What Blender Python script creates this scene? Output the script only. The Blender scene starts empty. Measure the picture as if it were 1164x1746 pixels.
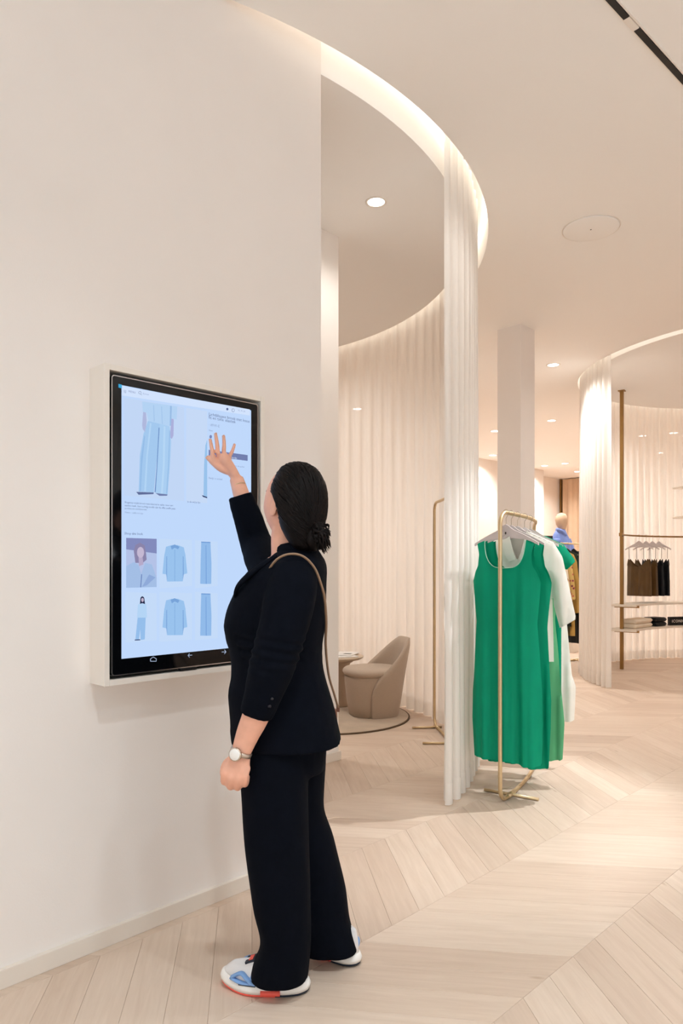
import bpy, bmesh, math, random
from mathutils import Vector, Matrix, noise
random.seed(7)
SC = bpy.context.scene
COL = SC.collection
# ------------------------------------------------------------------ camera
F, CX, HY, CH = 1200.0, 582.0, 965.0, 1.32       # focal (px of 1164x1746), centre x, horizon y, eye height
H = 3.564                                        # ceiling height
cam = bpy.data.cameras.new('camera'); cam.sensor_fit = 'HORIZONTAL'; cam.sensor_width = 36
cam.lens = 36 * F / 1164; cam.shift_y = (HY - 873) / 1164; cam.clip_start = .05; cam.clip_end = 100
cam_o = bpy.data.objects.new('camera', cam); COL.objects.link(cam_o)
cam_o.location = (0, 0, CH); cam_o.rotation_euler = (math.pi / 2, 0, 0); SC.camera = cam_o
# ------------------------------------------------------------------ world, large lights, exposure
W = bpy.data.worlds.new('world'); SC.world = W; W.use_nodes = True
W.node_tree.nodes['Background'].inputs[0].default_value = (1, .97, .93, 1)
W.node_tree.nodes['Background'].inputs[1].default_value = .6
vs = SC.view_settings; vs.view_transform = 'Standard'; vs.look = 'None'; vs.gamma = 1; vs.use_curve_mapping = False
vs.exposure = 0.24
SC.cycles.use_denoising = True
SC.cycles.max_bounces = 16; SC.cycles.diffuse_bounces = 14; SC.cycles.glossy_bounces = 3; SC.cycles.transmission_bounces = 4; SC.cycles.transparent_max_bounces = 12
SC.cycles.use_adaptive_sampling = True; SC.cycles.adaptive_threshold = .08; SC.cycles.adaptive_min_samples = 12
SC.cycles.sample_clamp_indirect = 6
SC.cycles.caustics_reflective = False; SC.cycles.caustics_refractive = False
R2 = math.sqrt(2)
def uv(u, v, z=0): return Vector(((u + v) / R2, (v - u) / R2, z))    # the shop's own grid runs at 45 degrees to the view
def P(px, py, d): return Vector(((px - CX) / F * d, d, CH + (HY - py) / F * d))
def G(px, py):
    d = F * CH / (py - HY); return Vector(((px - CX) / F * d, d, 0))
def C(px, py):
    d = F * (H - CH) / (HY - py); return Vector(((px - CX) / F * d, d, H))
def area(name, loc, aim, sx, sy, power, col=(1, 1, 1), spread=180):
    l = bpy.data.lights.new(name, 'AREA'); l.shape = 'RECTANGLE'; l.size = sx; l.size_y = sy
    l.energy = power; l.color = col; l.spread = math.radians(spread)
    o = bpy.data.objects.new(name, l); COL.objects.link(o); o.location = loc
    o.rotation_euler = (Vector(aim) - Vector(loc)).to_track_quat('-Z', 'Y').to_euler(); return o
# area lights added out of view, tilted up to brighten the ceiling and walls
area('added_fill_area', uv(4.2, 1.5, 1.45), uv(1.6, 1.5, H + .1), 6.0, 2.0, 44, (.78, .91, 1))
area('added_fill_area', uv(0.6, -2.65, 1.45), uv(.6, 0, H + .1), 4.6, 2.0, 36, (.78, .91, 1))
def spot(name, loc, aim, power, angle=80, blend=.6, col=(.91, .95, 1), size=.06, parent=None):
    l = bpy.data.lights.new(name, 'SPOT'); l.energy = power * .88; l.spot_size = math.radians(angle); l.spot_blend = blend
    l.color = col; l.shadow_soft_size = size
    o = bpy.data.objects.new(name, l); COL.objects.link(o)
    o.location = loc; o.rotation_euler = (Vector(aim) - Vector(loc)).to_track_quat('-Z', 'Y').to_euler()
    if parent is not None:
        o.parent = parent; o.location = Vector(loc) - parent.location
    return o
# ------------------------------------------------------------------ materials
def lin(c):
    return tuple(((x / 255) / 12.92 if x / 255 <= .04045 else ((x / 255 + .055) / 1.055) ** 2.4) for x in c) + (1,)
MATS = {}
def mat(name, rgb, rough=.6, metal=0, var=0, scale=8, bump=0, bscale=60, stretch=(1, 1, 1), spec=.4, sheen=0, emis=0):
    if name in MATS: return MATS[name]
    m = bpy.data.materials.new(name); m.use_nodes = True; nt = m.node_tree; b = nt.nodes['Principled BSDF']
    c = lin(rgb); b.inputs['Base Color'].default_value = c; b.inputs['Roughness'].default_value = rough
    b.inputs['Metallic'].default_value = metal; b.inputs['Specular IOR Level'].default_value = spec
    if sheen: b.inputs['Sheen Weight'].default_value = sheen; b.inputs['Sheen Roughness'].default_value = .5
    if emis: b.inputs['Emission Color'].default_value = c; b.inputs['Emission Strength'].default_value = emis
    if var or bump:
        tc = nt.nodes.new('ShaderNodeTexCoord'); mp = nt.nodes.new('ShaderNodeMapping'); mp.inputs['Scale'].default_value = stretch
        nt.links.new(tc.outputs['Object'], mp.inputs[0])
    if var:
        n = nt.nodes.new('ShaderNodeTexNoise'); n.inputs['Scale'].default_value = scale; n.inputs['Detail'].default_value = 4
        nt.links.new(mp.outputs[0], n.inputs[0])
        r = nt.nodes.new('ShaderNodeValToRGB'); r.color_ramp.elements[0].position = .3; r.color_ramp.elements[1].position = .7
        r.color_ramp.elements[0].color = tuple(x * (1 - var) for x in c[:3]) + (1,)
        r.color_ramp.elements[1].color = tuple(min(1, x * (1 + var)) for x in c[:3]) + (1,)
        nt.links.new(n.outputs[0], r.inputs[0]); nt.links.new(r.outputs[0], b.inputs['Base Color'])
    if bump:
        n = nt.nodes.new('ShaderNodeTexNoise'); n.inputs['Scale'].default_value = bscale; n.inputs['Detail'].default_value = 3
        nt.links.new(mp.outputs[0], n.inputs[0]); bp = nt.nodes.new('ShaderNodeBump'); bp.inputs['Strength'].default_value = bump
        bp.inputs['Distance'].default_value = .005
        nt.links.new(n.outputs[0], bp.inputs['Height']); nt.links.new(bp.outputs[0], b.inputs['Normal'])
    MATS[name] = m; return m
def emit(name, rgb, strength=.89):
    if name in MATS: return MATS[name]
    m = bpy.data.materials.new(name); m.use_nodes = True; nt = m.node_tree
    nt.nodes.remove(nt.nodes['Principled BSDF']); e = nt.nodes.new('ShaderNodeEmission')
    e.inputs[0].default_value = lin(rgb); e.inputs[1].default_value = strength
    nt.links.new(e.outputs[0], nt.nodes['Material Output'].inputs[0]); MATS[name] = m; return m
def sheer(name, rgb, opac=.85, trans=.45):
    m = bpy.data.materials.new(name); m.use_nodes = True; nt = m.node_tree
    nt.nodes.remove(nt.nodes['Principled BSDF'])
    d = nt.nodes.new('ShaderNodeBsdfDiffuse'); t = nt.nodes.new('ShaderNodeBsdfTranslucent'); tr = nt.nodes.new('ShaderNodeBsdfTransparent')
    d.inputs[0].default_value = lin(rgb); t.inputs[0].default_value = lin(rgb)
    m1 = nt.nodes.new('ShaderNodeMixShader'); m1.inputs[0].default_value = trans
    m2 = nt.nodes.new('ShaderNodeMixShader')
    m2.inputs[0].default_value = opac
    nt.links.new(d.outputs[0], m1.inputs[1]); nt.links.new(t.outputs[0], m1.inputs[2])
    nt.links.new(tr.outputs[0], m2.inputs[1]); nt.links.new(m1.outputs[0], m2.inputs[2])
    nt.links.new(m2.outputs[0], nt.nodes['Material Output'].inputs[0]); MATS[name] = m; return m
M_wall = mat('wall_paint', (239, 234, 230), .75, var=.012, scale=3, bump=.04, bscale=180)
M_ceil = mat('ceiling_paint', (247, 246, 244), .8, bump=.03, bscale=150)
M_base = mat('baseboard_paint', (230, 222, 212), .45)
M_house = mat('housing_white', (236, 230, 222), .45)
M_gold = mat('champagne_metal', (222, 198, 158), .42, .85, var=.04, scale=30)
M_brass = mat('brushed_brass', (164, 130, 82), .38, 1, var=.05, scale=40, stretch=(8, 8, .5))
M_led = emit('led_strip', (255, 243, 228), 3.0)
M_lamp = emit('downlight_lamp', (255, 244, 230), 14)
M_white = mat('trim_white', (238, 232, 224), .5)
M_black = mat('black_metal', (26, 25, 24), .4)
M_skin = mat('skin', (232, 176, 152), .5, var=.06, scale=30, spec=.35)
M_hair = mat('dark_hair', (18, 12, 11), .5, var=.4, scale=40, stretch=(1, 1, .12), bump=.2, bscale=150, spec=.12)
M_navy = mat('navy_cloth', (5, 8, 18), .9, var=.12, scale=30, bump=.12, bscale=500, spec=.1)
M_green = mat('green_cloth', (0, 152, 116), .6, var=.05, scale=20, stretch=(1, 1, .2), bump=.05, bscale=300, spec=.15)
M_green2 = mat('pale_green_cloth', (86, 172, 122), .7, var=.08, scale=20, stretch=(1, 1, .2), sheen=.15)
M_wcloth = mat('white_cloth', (240, 238, 230), .75, var=.02, bump=.06, bscale=200, sheen=.1)
M_hang = mat('hanger_grey', (205, 196, 196), .5)
M_wire = mat('hook_wire', (190, 180, 165), .3, 1)
M_sheer = sheer('sheer_curtain', (252, 250, 247), .9, .45)
M_hem = sheer('sheer_hem', (250, 248, 245), .95)
M_drape = mat('beige_drape', (214, 188, 162), .9, var=.03)
# ------------------------------------------------------------------ mesh helpers
def mesh(name, vf, m, root=None, smooth=False, kind=None, loc=None):
    v, f = vf[0], vf[1]
    off = root.location if root is not None else (Vector(loc) if loc is not None else Vector((0, 0, 0)))
    if root is not None and root.get('_wloc') is not None: off = Vector(root['_wloc'])
    me = bpy.data.meshes.new(name); me.from_pydata([tuple(Vector(p) - off) for p in v], [], f)
    bm = bmesh.new(); bm.from_mesh(me); bmesh.ops.recalc_face_normals(bm, faces=bm.faces); bm.to_mesh(me); bm.free()
    ms = m if isinstance(m, (list, tuple)) else [m]
    for x in ms: me.materials.append(x)
    if len(vf) > 2:
        for i, k in enumerate(vf[2]): me.polygons[i].material_index = k
    if smooth:
        for p in me.polygons: p.use_smooth = True
    o = bpy.data.objects.new(name, me); COL.objects.link(o)
    if root is not None:
        o.parent = root
        if root.type == 'MESH' or root.get('_wloc') is not None: pass
    elif loc is not None: o.location = loc
    o['_wloc'] = tuple(off)
    if kind: o['kind'] = kind
    return o
def sub(name, vf, m, part, smooth=False):        # a piece of a part; world coordinates in, part has identity transform in its root
    return mesh(name, vf, m, part, smooth)
def tag(o, label, cat, group=None):
    o['label'] = label; o['category'] = cat
    if group: o['group'] = group
    return o
def thing(name, label, cat, loc, group=None):
    o = bpy.data.objects.new(name, None); COL.objects.link(o); o.empty_display_size = .1; o.location = loc
    return tag(o, label, cat, group)
def cat_(*vfs):
    V, Fc = [], []
    for v, f in vfs:
        n = len(V); V += list(v); Fc += [tuple(i + n for i in q) for q in f]
    return V, Fc
def box(c, hx, hy, hz, ax=(1, 0, 0), ay=(0, 1, 0), bev=0):
    c = Vector(c); ax = Vector(ax).normalized(); ay = Vector(ay).normalized(); az = ax.cross(ay)
    if not bev:
        v = [c + ax * hx * a + ay * hy * b + az * hz * d for a in (-1, 1) for b in (-1, 1) for d in (-1, 1)]
        return v, [(0, 1, 3, 2), (4, 6, 7, 5), (0, 4, 5, 1), (2, 3, 7, 6), (0, 2, 6, 4), (1, 5, 7, 3)]
    bm = bmesh.new(); bmesh.ops.create_cube(bm, size=2)
    for q in bm.verts: q.co = Vector((q.co.x * hx, q.co.y * hy, q.co.z * hz))
    bmesh.ops.bevel(bm, geom=bm.edges[:], offset=bev, segments=2, affect='EDGES', profile=.6)
    v = [c + ax * q.co.x + ay * q.co.y + az * q.co.z for q in bm.verts]; bm.verts.index_update()
    f = [tuple(q.index for q in p.verts) for p in bm.faces]; bm.free(); return v, f
def uvbox(u0, u1, v0, v1, z0, z1, bev=0):
    a = uv(1, 0); b = uv(0, 1)
    return box(uv((u0 + u1) / 2, (v0 + v1) / 2, (z0 + z1) / 2), (u1 - u0) / 2, (v1 - v0) / 2, (z1 - z0) / 2, a, b, bev)
def loft(rings, cap=True):
    n = len(rings[0]); V = [p for r in rings for p in r]; Fc = []
    for i in range(len(rings) - 1):
        for j in range(n):
            k = (j + 1) % n; Fc.append((i * n + j, i * n + k, (i + 1) * n + k, (i + 1) * n + j))
    if cap:
        for i in (0, len(rings) - 1):
            c = len(V); V.append(sum((Vector(p) for p in rings[i]), Vector()) / n)
            for j in range(n): Fc.append((i * n + j, i * n + (j + 1) % n, c))
    return V, Fc
def catmull(pts, per=6):
    pts = [Vector(p) for p in pts]; out = []
    for i in range(len(pts) - 1):
        p0 = pts[max(i - 1, 0)]; p1 = pts[i]; p2 = pts[i + 1]; p3 = pts[min(i + 2, len(pts) - 1)]
        for k in range(per):
            t = k / per
            out.append(.5 * (2 * p1 + (p2 - p0) * t + (2 * p0 - 5 * p1 + 4 * p2 - p3) * t * t + (3 * p1 - p0 - 3 * p2 + p3) * t ** 3))
    out.append(pts[-1]); return out
def tube(pts, rad, n=10, cap=True, flat=1.0, closed=False):
    pts = [Vector(p) for p in pts]; N = len(pts)
    rad = rad if isinstance(rad, (list, tuple)) else [rad] * N
    rings = []; up = None
    for i, p in enumerate(pts):
        if closed: t = (pts[(i + 1) % N] - pts[i - 1])
        else: t = (pts[min(i + 1, N - 1)] - pts[max(i - 1, 0)])
        t.normalize()
        if up is None:
            up = Vector((0, 0, 1)) if abs(t.z) < .9 else Vector((0, 1, 0))
        s = t.cross(up).normalized(); up = s.cross(t).normalized()
        rings.append([p + (s * math.cos(a) * rad[i] + up * math.sin(a) * rad[i] * flat) for a in [2 * math.pi * k / n for k in range(n)]])
    if closed:
        V, Fc = loft(rings + [rings[0]], False); return V, Fc
    return loft(rings, cap)
def stube(pts, rads, per=6, n=12, flat=1.0):      # smooth tube with interpolated radii
    q = catmull(pts, per); R = []
    r4 = [Vector((r, 0, 0)) for r in rads]; R = [max(v.x, .0005) for v in catmull(r4, per)]
    return tube(q, R, n, True, flat)
def revolve(c, prof, n=32, ax=(1, 0), sq=1.0):     # profile (r, z) about a vertical axis
    c = Vector(c); rings = []
    for r, z in prof: rings.append([c + Vector((r * math.cos(a), r * sq * math.sin(a), z)) for a in [2 * math.pi * k / n for k in range(n)]])
    return loft(rings, True)
def rings_px(rows, n=36, e=2.3, per=4):           # rows: (py, left px, right px, depth, half depth) -> smooth lofted body
    K = []
    for py, xl, xr, d, hd in rows:
        a = P(xl, py, d); b = P(xr, py, d); K.append((Vector(((a.x + b.x) / 2, d, a.z)), Vector(((b.x - a.x) / 2, hd, 0))))
    cs = catmull([k[0] for k in K], per); hs = catmull([k[1] for k in K], per); rings = []
    for c, h in zip(cs, hs):
        r = []
        for k in range(n):
            t = 2 * math.pi * k / n; ct, st = math.cos(t), math.sin(t)
            r.append(c + Vector((h.x * math.copysign(abs(ct) ** (2 / e), ct), h.y * math.copysign(abs(st) ** (2 / e), st), 0)))
        rings.append(r)
    return loft(rings, True)
def union(vf, voxel, smooth=3, wrinkle=None, fac=.5):
    me = bpy.data.meshes.new('tmp'); me.from_pydata([tuple(p) for p in vf[0]], [], vf[1])
    bm = bmesh.new(); bm.from_mesh(me); bmesh.ops.recalc_face_normals(bm, faces=bm.faces); bm.to_mesh(me); bm.free()
    o = bpy.data.objects.new('tmp', me); COL.objects.link(o)
    r = o.modifiers.new('r', 'REMESH'); r.mode = 'VOXEL'; r.voxel_size = voxel
    if smooth: s = o.modifiers.new('s', 'SMOOTH'); s.iterations = smooth; s.factor = fac
    dg = bpy.context.evaluated_depsgraph_get(); dg.update(); m2 = bpy.data.meshes.new_from_object(o.evaluated_get(dg))
    m2.update()
    V = []
    for q in m2.vertices:
        p = q.co.copy()
        if wrinkle: p += q.normal * wrinkle(p)
        V.append(p)
    Fc = [tuple(p.vertices) for p in m2.polygons]
    bpy.data.objects.remove(o); bpy.data.meshes.remove(me); bpy.data.meshes.remove(m2); return V, Fc
def extrude_poly(pts, nrm, th):
    nrm = Vector(nrm).normalized(); a = [Vector(p) for p in pts]; b = [p + nrm * th for p in a]; n = len(a)
    return a + b, [tuple(range(n)), tuple(range(2 * n - 1, n - 1, -1))] + [(i, (i + 1) % n, n + (i + 1) % n, n + i) for i in range(n)]
# ------------------------------------------------------------------ the shell
UW = -2.315                                        # plane of the left wall
V_END = 2.1838
C1 = Vector((-1.735, 5.235, 0)); R1I, R1O = 2.605, 2.768     # first curtain ring
C2 = Vector((4.98, 7.98, 0)); R2I, R2O = 2.075, 2.185        # second curtain ring
def arc_pts(c, r, a0, a1, z, n): return [Vector((c.x + r * math.cos(a0 + (a1 - a0) * i / n), c.y + r * math.sin(a0 + (a1 - a0) * i / n), z)) for i in range(n + 1)]
def struct(name, vf, m, label=None, smooth=False):
    o = mesh(name, vf, m, None, smooth); o['kind'] = 'structure'
    if label: o['label'] = label
    return o
# floor slab
floor = struct('floor', uvbox(-13, 4.5, -3, 17.2, -.08, -.012), mat('plank_gap', (150, 122, 98), .9), 'pale oak chevron parquet floor')
# ceiling: outer sheet with two round openings, inner discs, slot walls and slot tops
def ceiling_outer():
    bm = bmesh.new(); edges = []
    def loop(pts):
        vs_ = [bm.verts.new(p) for p in pts]
        for i in range(len(vs_)): edges.append(bm.edges.new((vs_[i], vs_[(i + 1) % len(vs_)])))
    loop([uv(-13, -3, H), uv(4.5, -3, H), uv(4.5, 17.2, H), uv(-13, 17.2, H)])
    loop(arc_pts(C1, R1O, 0, 2 * math.pi, H, 180)[:-1]); loop(arc_pts(C2, R2O, 0, 2 * math.pi, H, 180)[:-1])
    bmesh.ops.triangle_fill(bm, use_beauty=True, use_dissolve=False, edges=edges)
    bm.verts.index_update(); v = [q.co.copy() for q in bm.verts]; f = [tuple(q.index for q in p.verts) for p in bm.faces]; bm.free()
    return v, f
SD = .2
def ring_ceiling(c, ri, ro):
    a = arc_pts(c, ro, 0, 2 * math.pi, H, 180); b = arc_pts(c, ro, 0, 2 * math.pi, H + SD, 180)
    d = arc_pts(c, ri, 0, 2 * math.pi, H + SD, 180); e = arc_pts(c, ri, 0, 2 * math.pi, H, 180)
    V, Fc = [], []
    for s in (a, b, d, e): V += s[:-1]
    for k in range(3):
        for i in range(180): Fc.append((k * 180 + i, k * 180 + (i + 1) % 180, (k + 1) * 180 + (i + 1) % 180, (k + 1) * 180 + i))
    n = len(V); V.append(Vector((c.x, c.y, H)))
    for i in range(180): Fc.append((540 + i, 540 + (i + 1) % 180, n))
    return V, Fc
top = uvbox(-13, 4.5, -3, 17.2, H + .3, H + .36)
struct('ceiling', cat_(ceiling_outer(), ring_ceiling(C1, R1I, R1O), ring_ceiling(C2, R2I, R2O), top), M_ceil, 'warm white ceiling with curved light slots')
wl = struct('wall_left', uvbox(UW - .12, UW, -3, V_END, 0, H + SD - .005), M_wall, 'smooth off white wall carrying the touch screen')
bl = struct('baseboard_left', uvbox(UW, UW + .018, -3, V_END, 0, .06, .002), M_base, 'low white baseboard along the left wall')
# partition inside the fitting area
struct('wall_partition', uvbox(-3.55, -3.407, -1, 3.378, 0, H), M_wall, 'off white partition wall end beside the fitting area')
struct('baseboard_partition', cat_(uvbox(-3.407, -3.393, -1, 3.392, 0, .06, .003), uvbox(-3.55, -3.407, 3.378, 3.392, 0, .06, .003)), M_base, 'white baseboard at the partition end')
# far walls, right wall, wall behind the camera
struct('wall_back', uvbox(-8.62, -8.32, 8.0, 15.02, 0, H), M_wall, 'far off white wall beyond the column')
struct('wall_back_niche', uvbox(-9.05, -8.89, 8, 16.9, 0, H), M_wall, 'far recessed wall beside the beige drapes')
struct('wall_far', uvbox(-13, 4.5, 16.95, 17.1, 0, H), M_wall, 'end wall behind the beige drapes')
struct('wall_side', uvbox(-13, -12.9, -3, 17, 0, H), M_wall, 'side wall beyond the fitting area')
def frame_wall(name, fixed_u, a0, a1, op0, op1, z0, z1, lab):  # unseen wall, its opening added to let world light in
    bx = (lambda s0, s1, q0, q1: uvbox(fixed_u, fixed_u + .15, s0, s1, q0, q1)) if name == 'wall_right' else (lambda s0, s1, q0, q1: uvbox(s0, s1, -3.15, -3, q0, q1))
    struct(name, cat_(bx(a0, op0, 0, H), bx(op1, a1, 0, H), bx(op0, op1, 0, z0), bx(op0, op1, z1, H)), M_wall, lab)
frame_wall('wall_right', 4.5, -3, 17.2, -1.6, 4.6, .25, 3.25, 'unseen right wall with an opening added to let in light')
frame_wall('wall_front', 0, -13, 4.65, -1.8, 3.0, .25, 3.25, 'unseen wall behind the camera with an opening added to let in light')
# column
col_c = Vector((1.66, 6.52, 0)) + uv(0, 1) * .125 + uv(-1, 0) * .125
struct('wall_column', box(col_c + Vector((0, 0, H / 2)), .125, .125, H / 2, uv(1, 0), uv(0, 1)), M_wall, 'square off white column behind the curtain ring')
# ------------------------------------------------------------------ chevron parquet
def wood():
    m = bpy.data.materials.new('pale_oak'); m.use_nodes = True; nt = m.node_tree; N = nt.nodes; L = nt.links; b = N['Principled BSDF']
    u_ = N.new('ShaderNodeUVMap'); u_.uv_map = 'UVMap'; oi = N.new('ShaderNodeObjectInfo'); at = N.new('ShaderNodeAttribute'); at.attribute_name = 'rnd'
    add = N.new('ShaderNodeMath'); add.operation = 'ADD'; L.new(oi.outputs['Random'], add.inputs[0]); L.new(at.outputs['Fac'], add.inputs[1])
    fr = N.new('ShaderNodeMath'); fr.operation = 'FRACT'; L.new(add.outputs[0], fr.inputs[0])
    mul = N.new('ShaderNodeMath'); mul.operation = 'MULTIPLY'; mul.inputs[1].default_value = 57.3; L.new(fr.outputs[0], mul.inputs[0])
    cb = N.new('ShaderNodeCombineXYZ'); L.new(mul.outputs[0], cb.inputs[0]); L.new(mul.outputs[0], cb.inputs[1])
    va = N.new('ShaderNodeVectorMath'); va.operation = 'ADD'; L.new(u_.outputs[0], va.inputs[0]); L.new(cb.outputs[0], va.inputs[1])
    mp = N.new('ShaderNodeMapping'); mp.inputs['Scale'].default_value = (1.3, 17, 1); L.new(va.outputs[0], mp.inputs[0])
    n1 = N.new('ShaderNodeTexNoise'); n1.inputs['Scale'].default_value = 2.2; n1.inputs['Detail'].default_value = 6; n1.inputs['Roughness'].default_value = .65
    n1.inputs['Distortion'].default_value = .6
    L.new(mp.outputs[0], n1.inputs[0])
    r1 = N.new('ShaderNodeValToRGB'); r1.color_ramp.elements[0].position = .32; r1.color_ramp.elements[1].position = .68
    r1.color_ramp.elements[0].color = lin((209, 189, 172)); r1.color_ramp.elements[1].color = lin((220, 202, 186)); L.new(n1.outputs[0], r1.inputs[0])
    # plank to plank tone
    r2 = N.new('ShaderNodeValToRGB'); els = r2.color_ramp.elements
    els[0].color = (.86, .825, .795, 1); els[1].color = (1.0, 1.0, .99, 1); e = els.new(.45); e.color = (.95, .93, .905, 1); e = els.new(.2); e.color = (.90, .865, .835, 1)
    m2_ = N.new('ShaderNodeMath'); m2_.operation = 'MULTIPLY'; m2_.inputs[1].default_value = 17.77; L.new(fr.outputs[0], m2_.inputs[0])
    f2 = N.new('ShaderNodeMath'); f2.operation = 'FRACT'; L.new(m2_.outputs[0], f2.inputs[0]); L.new(f2.outputs[0], r2.inputs[0])
    mx = N.new('ShaderNodeMixRGB'); mx.blend_type = 'MULTIPLY'; mx.inputs[0].default_value = 1; L.new(r1.outputs[0], mx.inputs[1]); L.new(r2.outputs[0], mx.inputs[2])
    # a few knots
    mk = N.new('ShaderNodeMapping'); mk.inputs['Scale'].default_value = (2.2, 7, 1); L.new(va.outputs[0], mk.inputs[0])
    vo = N.new('ShaderNodeTexVoronoi'); vo.inputs['Scale'].default_value = 1.0; L.new(mk.outputs[0], vo.inputs[0])
    rk = N.new('ShaderNodeValToRGB'); rk.color_ramp.elements[0].position = .0; rk.color_ramp.elements[0].color = (.62, .5, .4, 1)
    rk.color_ramp.elements[1].position = .07; rk.color_ramp.elements[1].color = (1, 1, 1, 1); L.new(vo.outputs['Distance'], rk.inputs[0])
    mx2 = N.new('ShaderNodeMixRGB'); mx2.blend_type = 'MULTIPLY'; mx2.inputs[0].default_value = .7; L.new(mx.outputs[0], mx2.inputs[1]); L.new(rk.outputs[0], mx2.inputs[2])
    L.new(mx2.outputs[0], b.inputs['Base Color']); b.inputs['Roughness'].default_value = .5; b.inputs['Specular IOR Level'].default_value = .35
    bp = N.new('ShaderNodeBump'); bp.inputs['Strength'].default_value = .08; bp.inputs['Distance'].default_value = .002
    L.new(n1.outputs[0], bp.inputs['Height']); L.new(bp.outputs[0], b.inputs['Normal'])
    return m
M_wood = wood()
SW, PITCH, SLOPE = .567, .161, .775
def plank_vf(par):
    s = SLOPE if par == 0 else -SLOPE; g = .0003; ch = .0007; h = SW / 2
    V = []
    for inset, z in ((g, -.012), (g, -ch), (g + ch, 0)):
        for du, dv in ((-1, -1), (1, -1), (1, 1), (-1, 1)):
            u = du * (h - inset); v = s * u + dv * (PITCH / 2 - inset * 1.3); V.append(uv(u, v, z))
    Fc = [(8, 9, 10, 11)]
    for k in (0, 4):
        for i in range(4): Fc.append((k + i, k + (i + 1) % 4, k + 4 + (i + 1) % 4, k + 4 + i))
    return V, Fc
def plank_uvs(me, par):
    s = SLOPE if par == 0 else -SLOPE; d = uv(1, s).normalized(); q = Vector((-d.y, d.x, 0)); lay = me.uv_layers.new(name='UVMap')
    for l in me.loops:
        p = me.vertices[l.vertex_index].co; lay.data[l.index].uv = (p.dot(d), p.dot(q))
planks = []
for k in range(-20, 10):
    uc = -1.129 + SW * k + SW / 2                    # k = -1 is the strip between the two nearest ridges
    if uc > 4.3 or uc < -12: continue
    par = 0 if k % 2 else 1                          # k odd (-1): joints climb with u
    s = SLOPE if par == 0 else -SLOPE
    # joints meet at ridge u = -1.696 (k=-1 lower edge), v = 1.796 + n*PITCH
    v0 = 1.796 + (SLOPE * SW / 2)
    for n in range(-32, 98):
        vc = v0 + n * PITCH + PITCH / 2
        if vc > 17 or vc < -2.9: continue
        c = uv(uc, vc); vis = 0
        if c.y > 1.5:
            px = CX + c.x / c.y * F; py = HY + CH / c.y * F
            inwall = (c.x - c.y) / R2 < UW and px < 545
            if -60 < px < 1224 and py < 1800 and not inwall: vis = 1
        planks.append((0 if vis else 1, c.y, uc, vc, par))
planks.sort()
shared = {}
for par in (0, 1):
    v, f = plank_vf(par); me = bpy.data.meshes.new('plank'); me.from_pydata([tuple(p) for p in v], [], f); me.materials.append(M_wood); plank_uvs(me, par); shared[par] = me
for i, (nv, d, uc, vc, par) in enumerate(planks[:300]):
    o = bpy.data.objects.new('plank', shared[par]); COL.objects.link(o); o.parent = floor; o.location = uv(uc, vc)
RV, RF, RU, RR = [], [], [], []
for (nv, d, uc, vc, par) in planks[300:]:
    v, f = plank_vf(par); n = len(RV); c = uv(uc, vc); r = random.random(); s = SLOPE if par == 0 else -SLOPE; dd = uv(1, s).normalized(); qq = Vector((-dd.y, dd.x, 0))
    for q in f:
        RF.append(tuple(i + n for i in q)); RR.append(r)
        for i in q: RU.append((v[i].dot(dd), v[i].dot(qq)))
    RV += [p + c for p in v]
me = bpy.data.meshes.new('plank_field'); me.from_pydata([tuple(p) for p in RV], [], RF); me.materials.append(M_wood)
lay = me.uv_layers.new(name='UVMap')
for i, t in enumerate(RU): lay.data[i].uv = t
at = me.attributes.new('rnd', 'FLOAT', 'FACE')
for i, r in enumerate(RR): at.data[i].value = r
o = bpy.data.objects.new('plank_field', me); COL.objects.link(o); o.parent = floor; o['kind'] = 'stuff'
# ------------------------------------------------------------------ cove lights in the slots
def cove(c, ri, ro, label):
    root = thing('cove_light', label, 'cove light', (c.x, c.y, H + SD - .012), 'light strips in the ceiling slots')
    for nm, r in (('inner_strip', ri + .02), ('outer_strip', ro - .02)):
        a = arc_pts(c, r - .01, 0, 2 * math.pi, H + SD - .012, 160)[:-1]; b = arc_pts(c, r + .01, 0, 2 * math.pi, H + SD - .012, 160)[:-1]
        a2 = [p + Vector((0, 0, .01)) for p in a]; b2 = [p + Vector((0, 0, .01)) for p in b]; V = a + b + b2 + a2; Fc = []
        for k in range(4):
            for i in range(160): Fc.append((k * 160 + i, k * 160 + (i + 1) % 160, ((k + 1) % 4) * 160 + (i + 1) % 160, ((k + 1) % 4) * 160 + i))
        mesh(nm, (V, Fc), M_led, root)
cove(C1, R1I, R1O, 'curved warm light strip in the ceiling slot above the screen wall')
cove(C2, R2I, R2O, 'curved warm light strip in the ceiling slot above the shelf bay')
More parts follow.
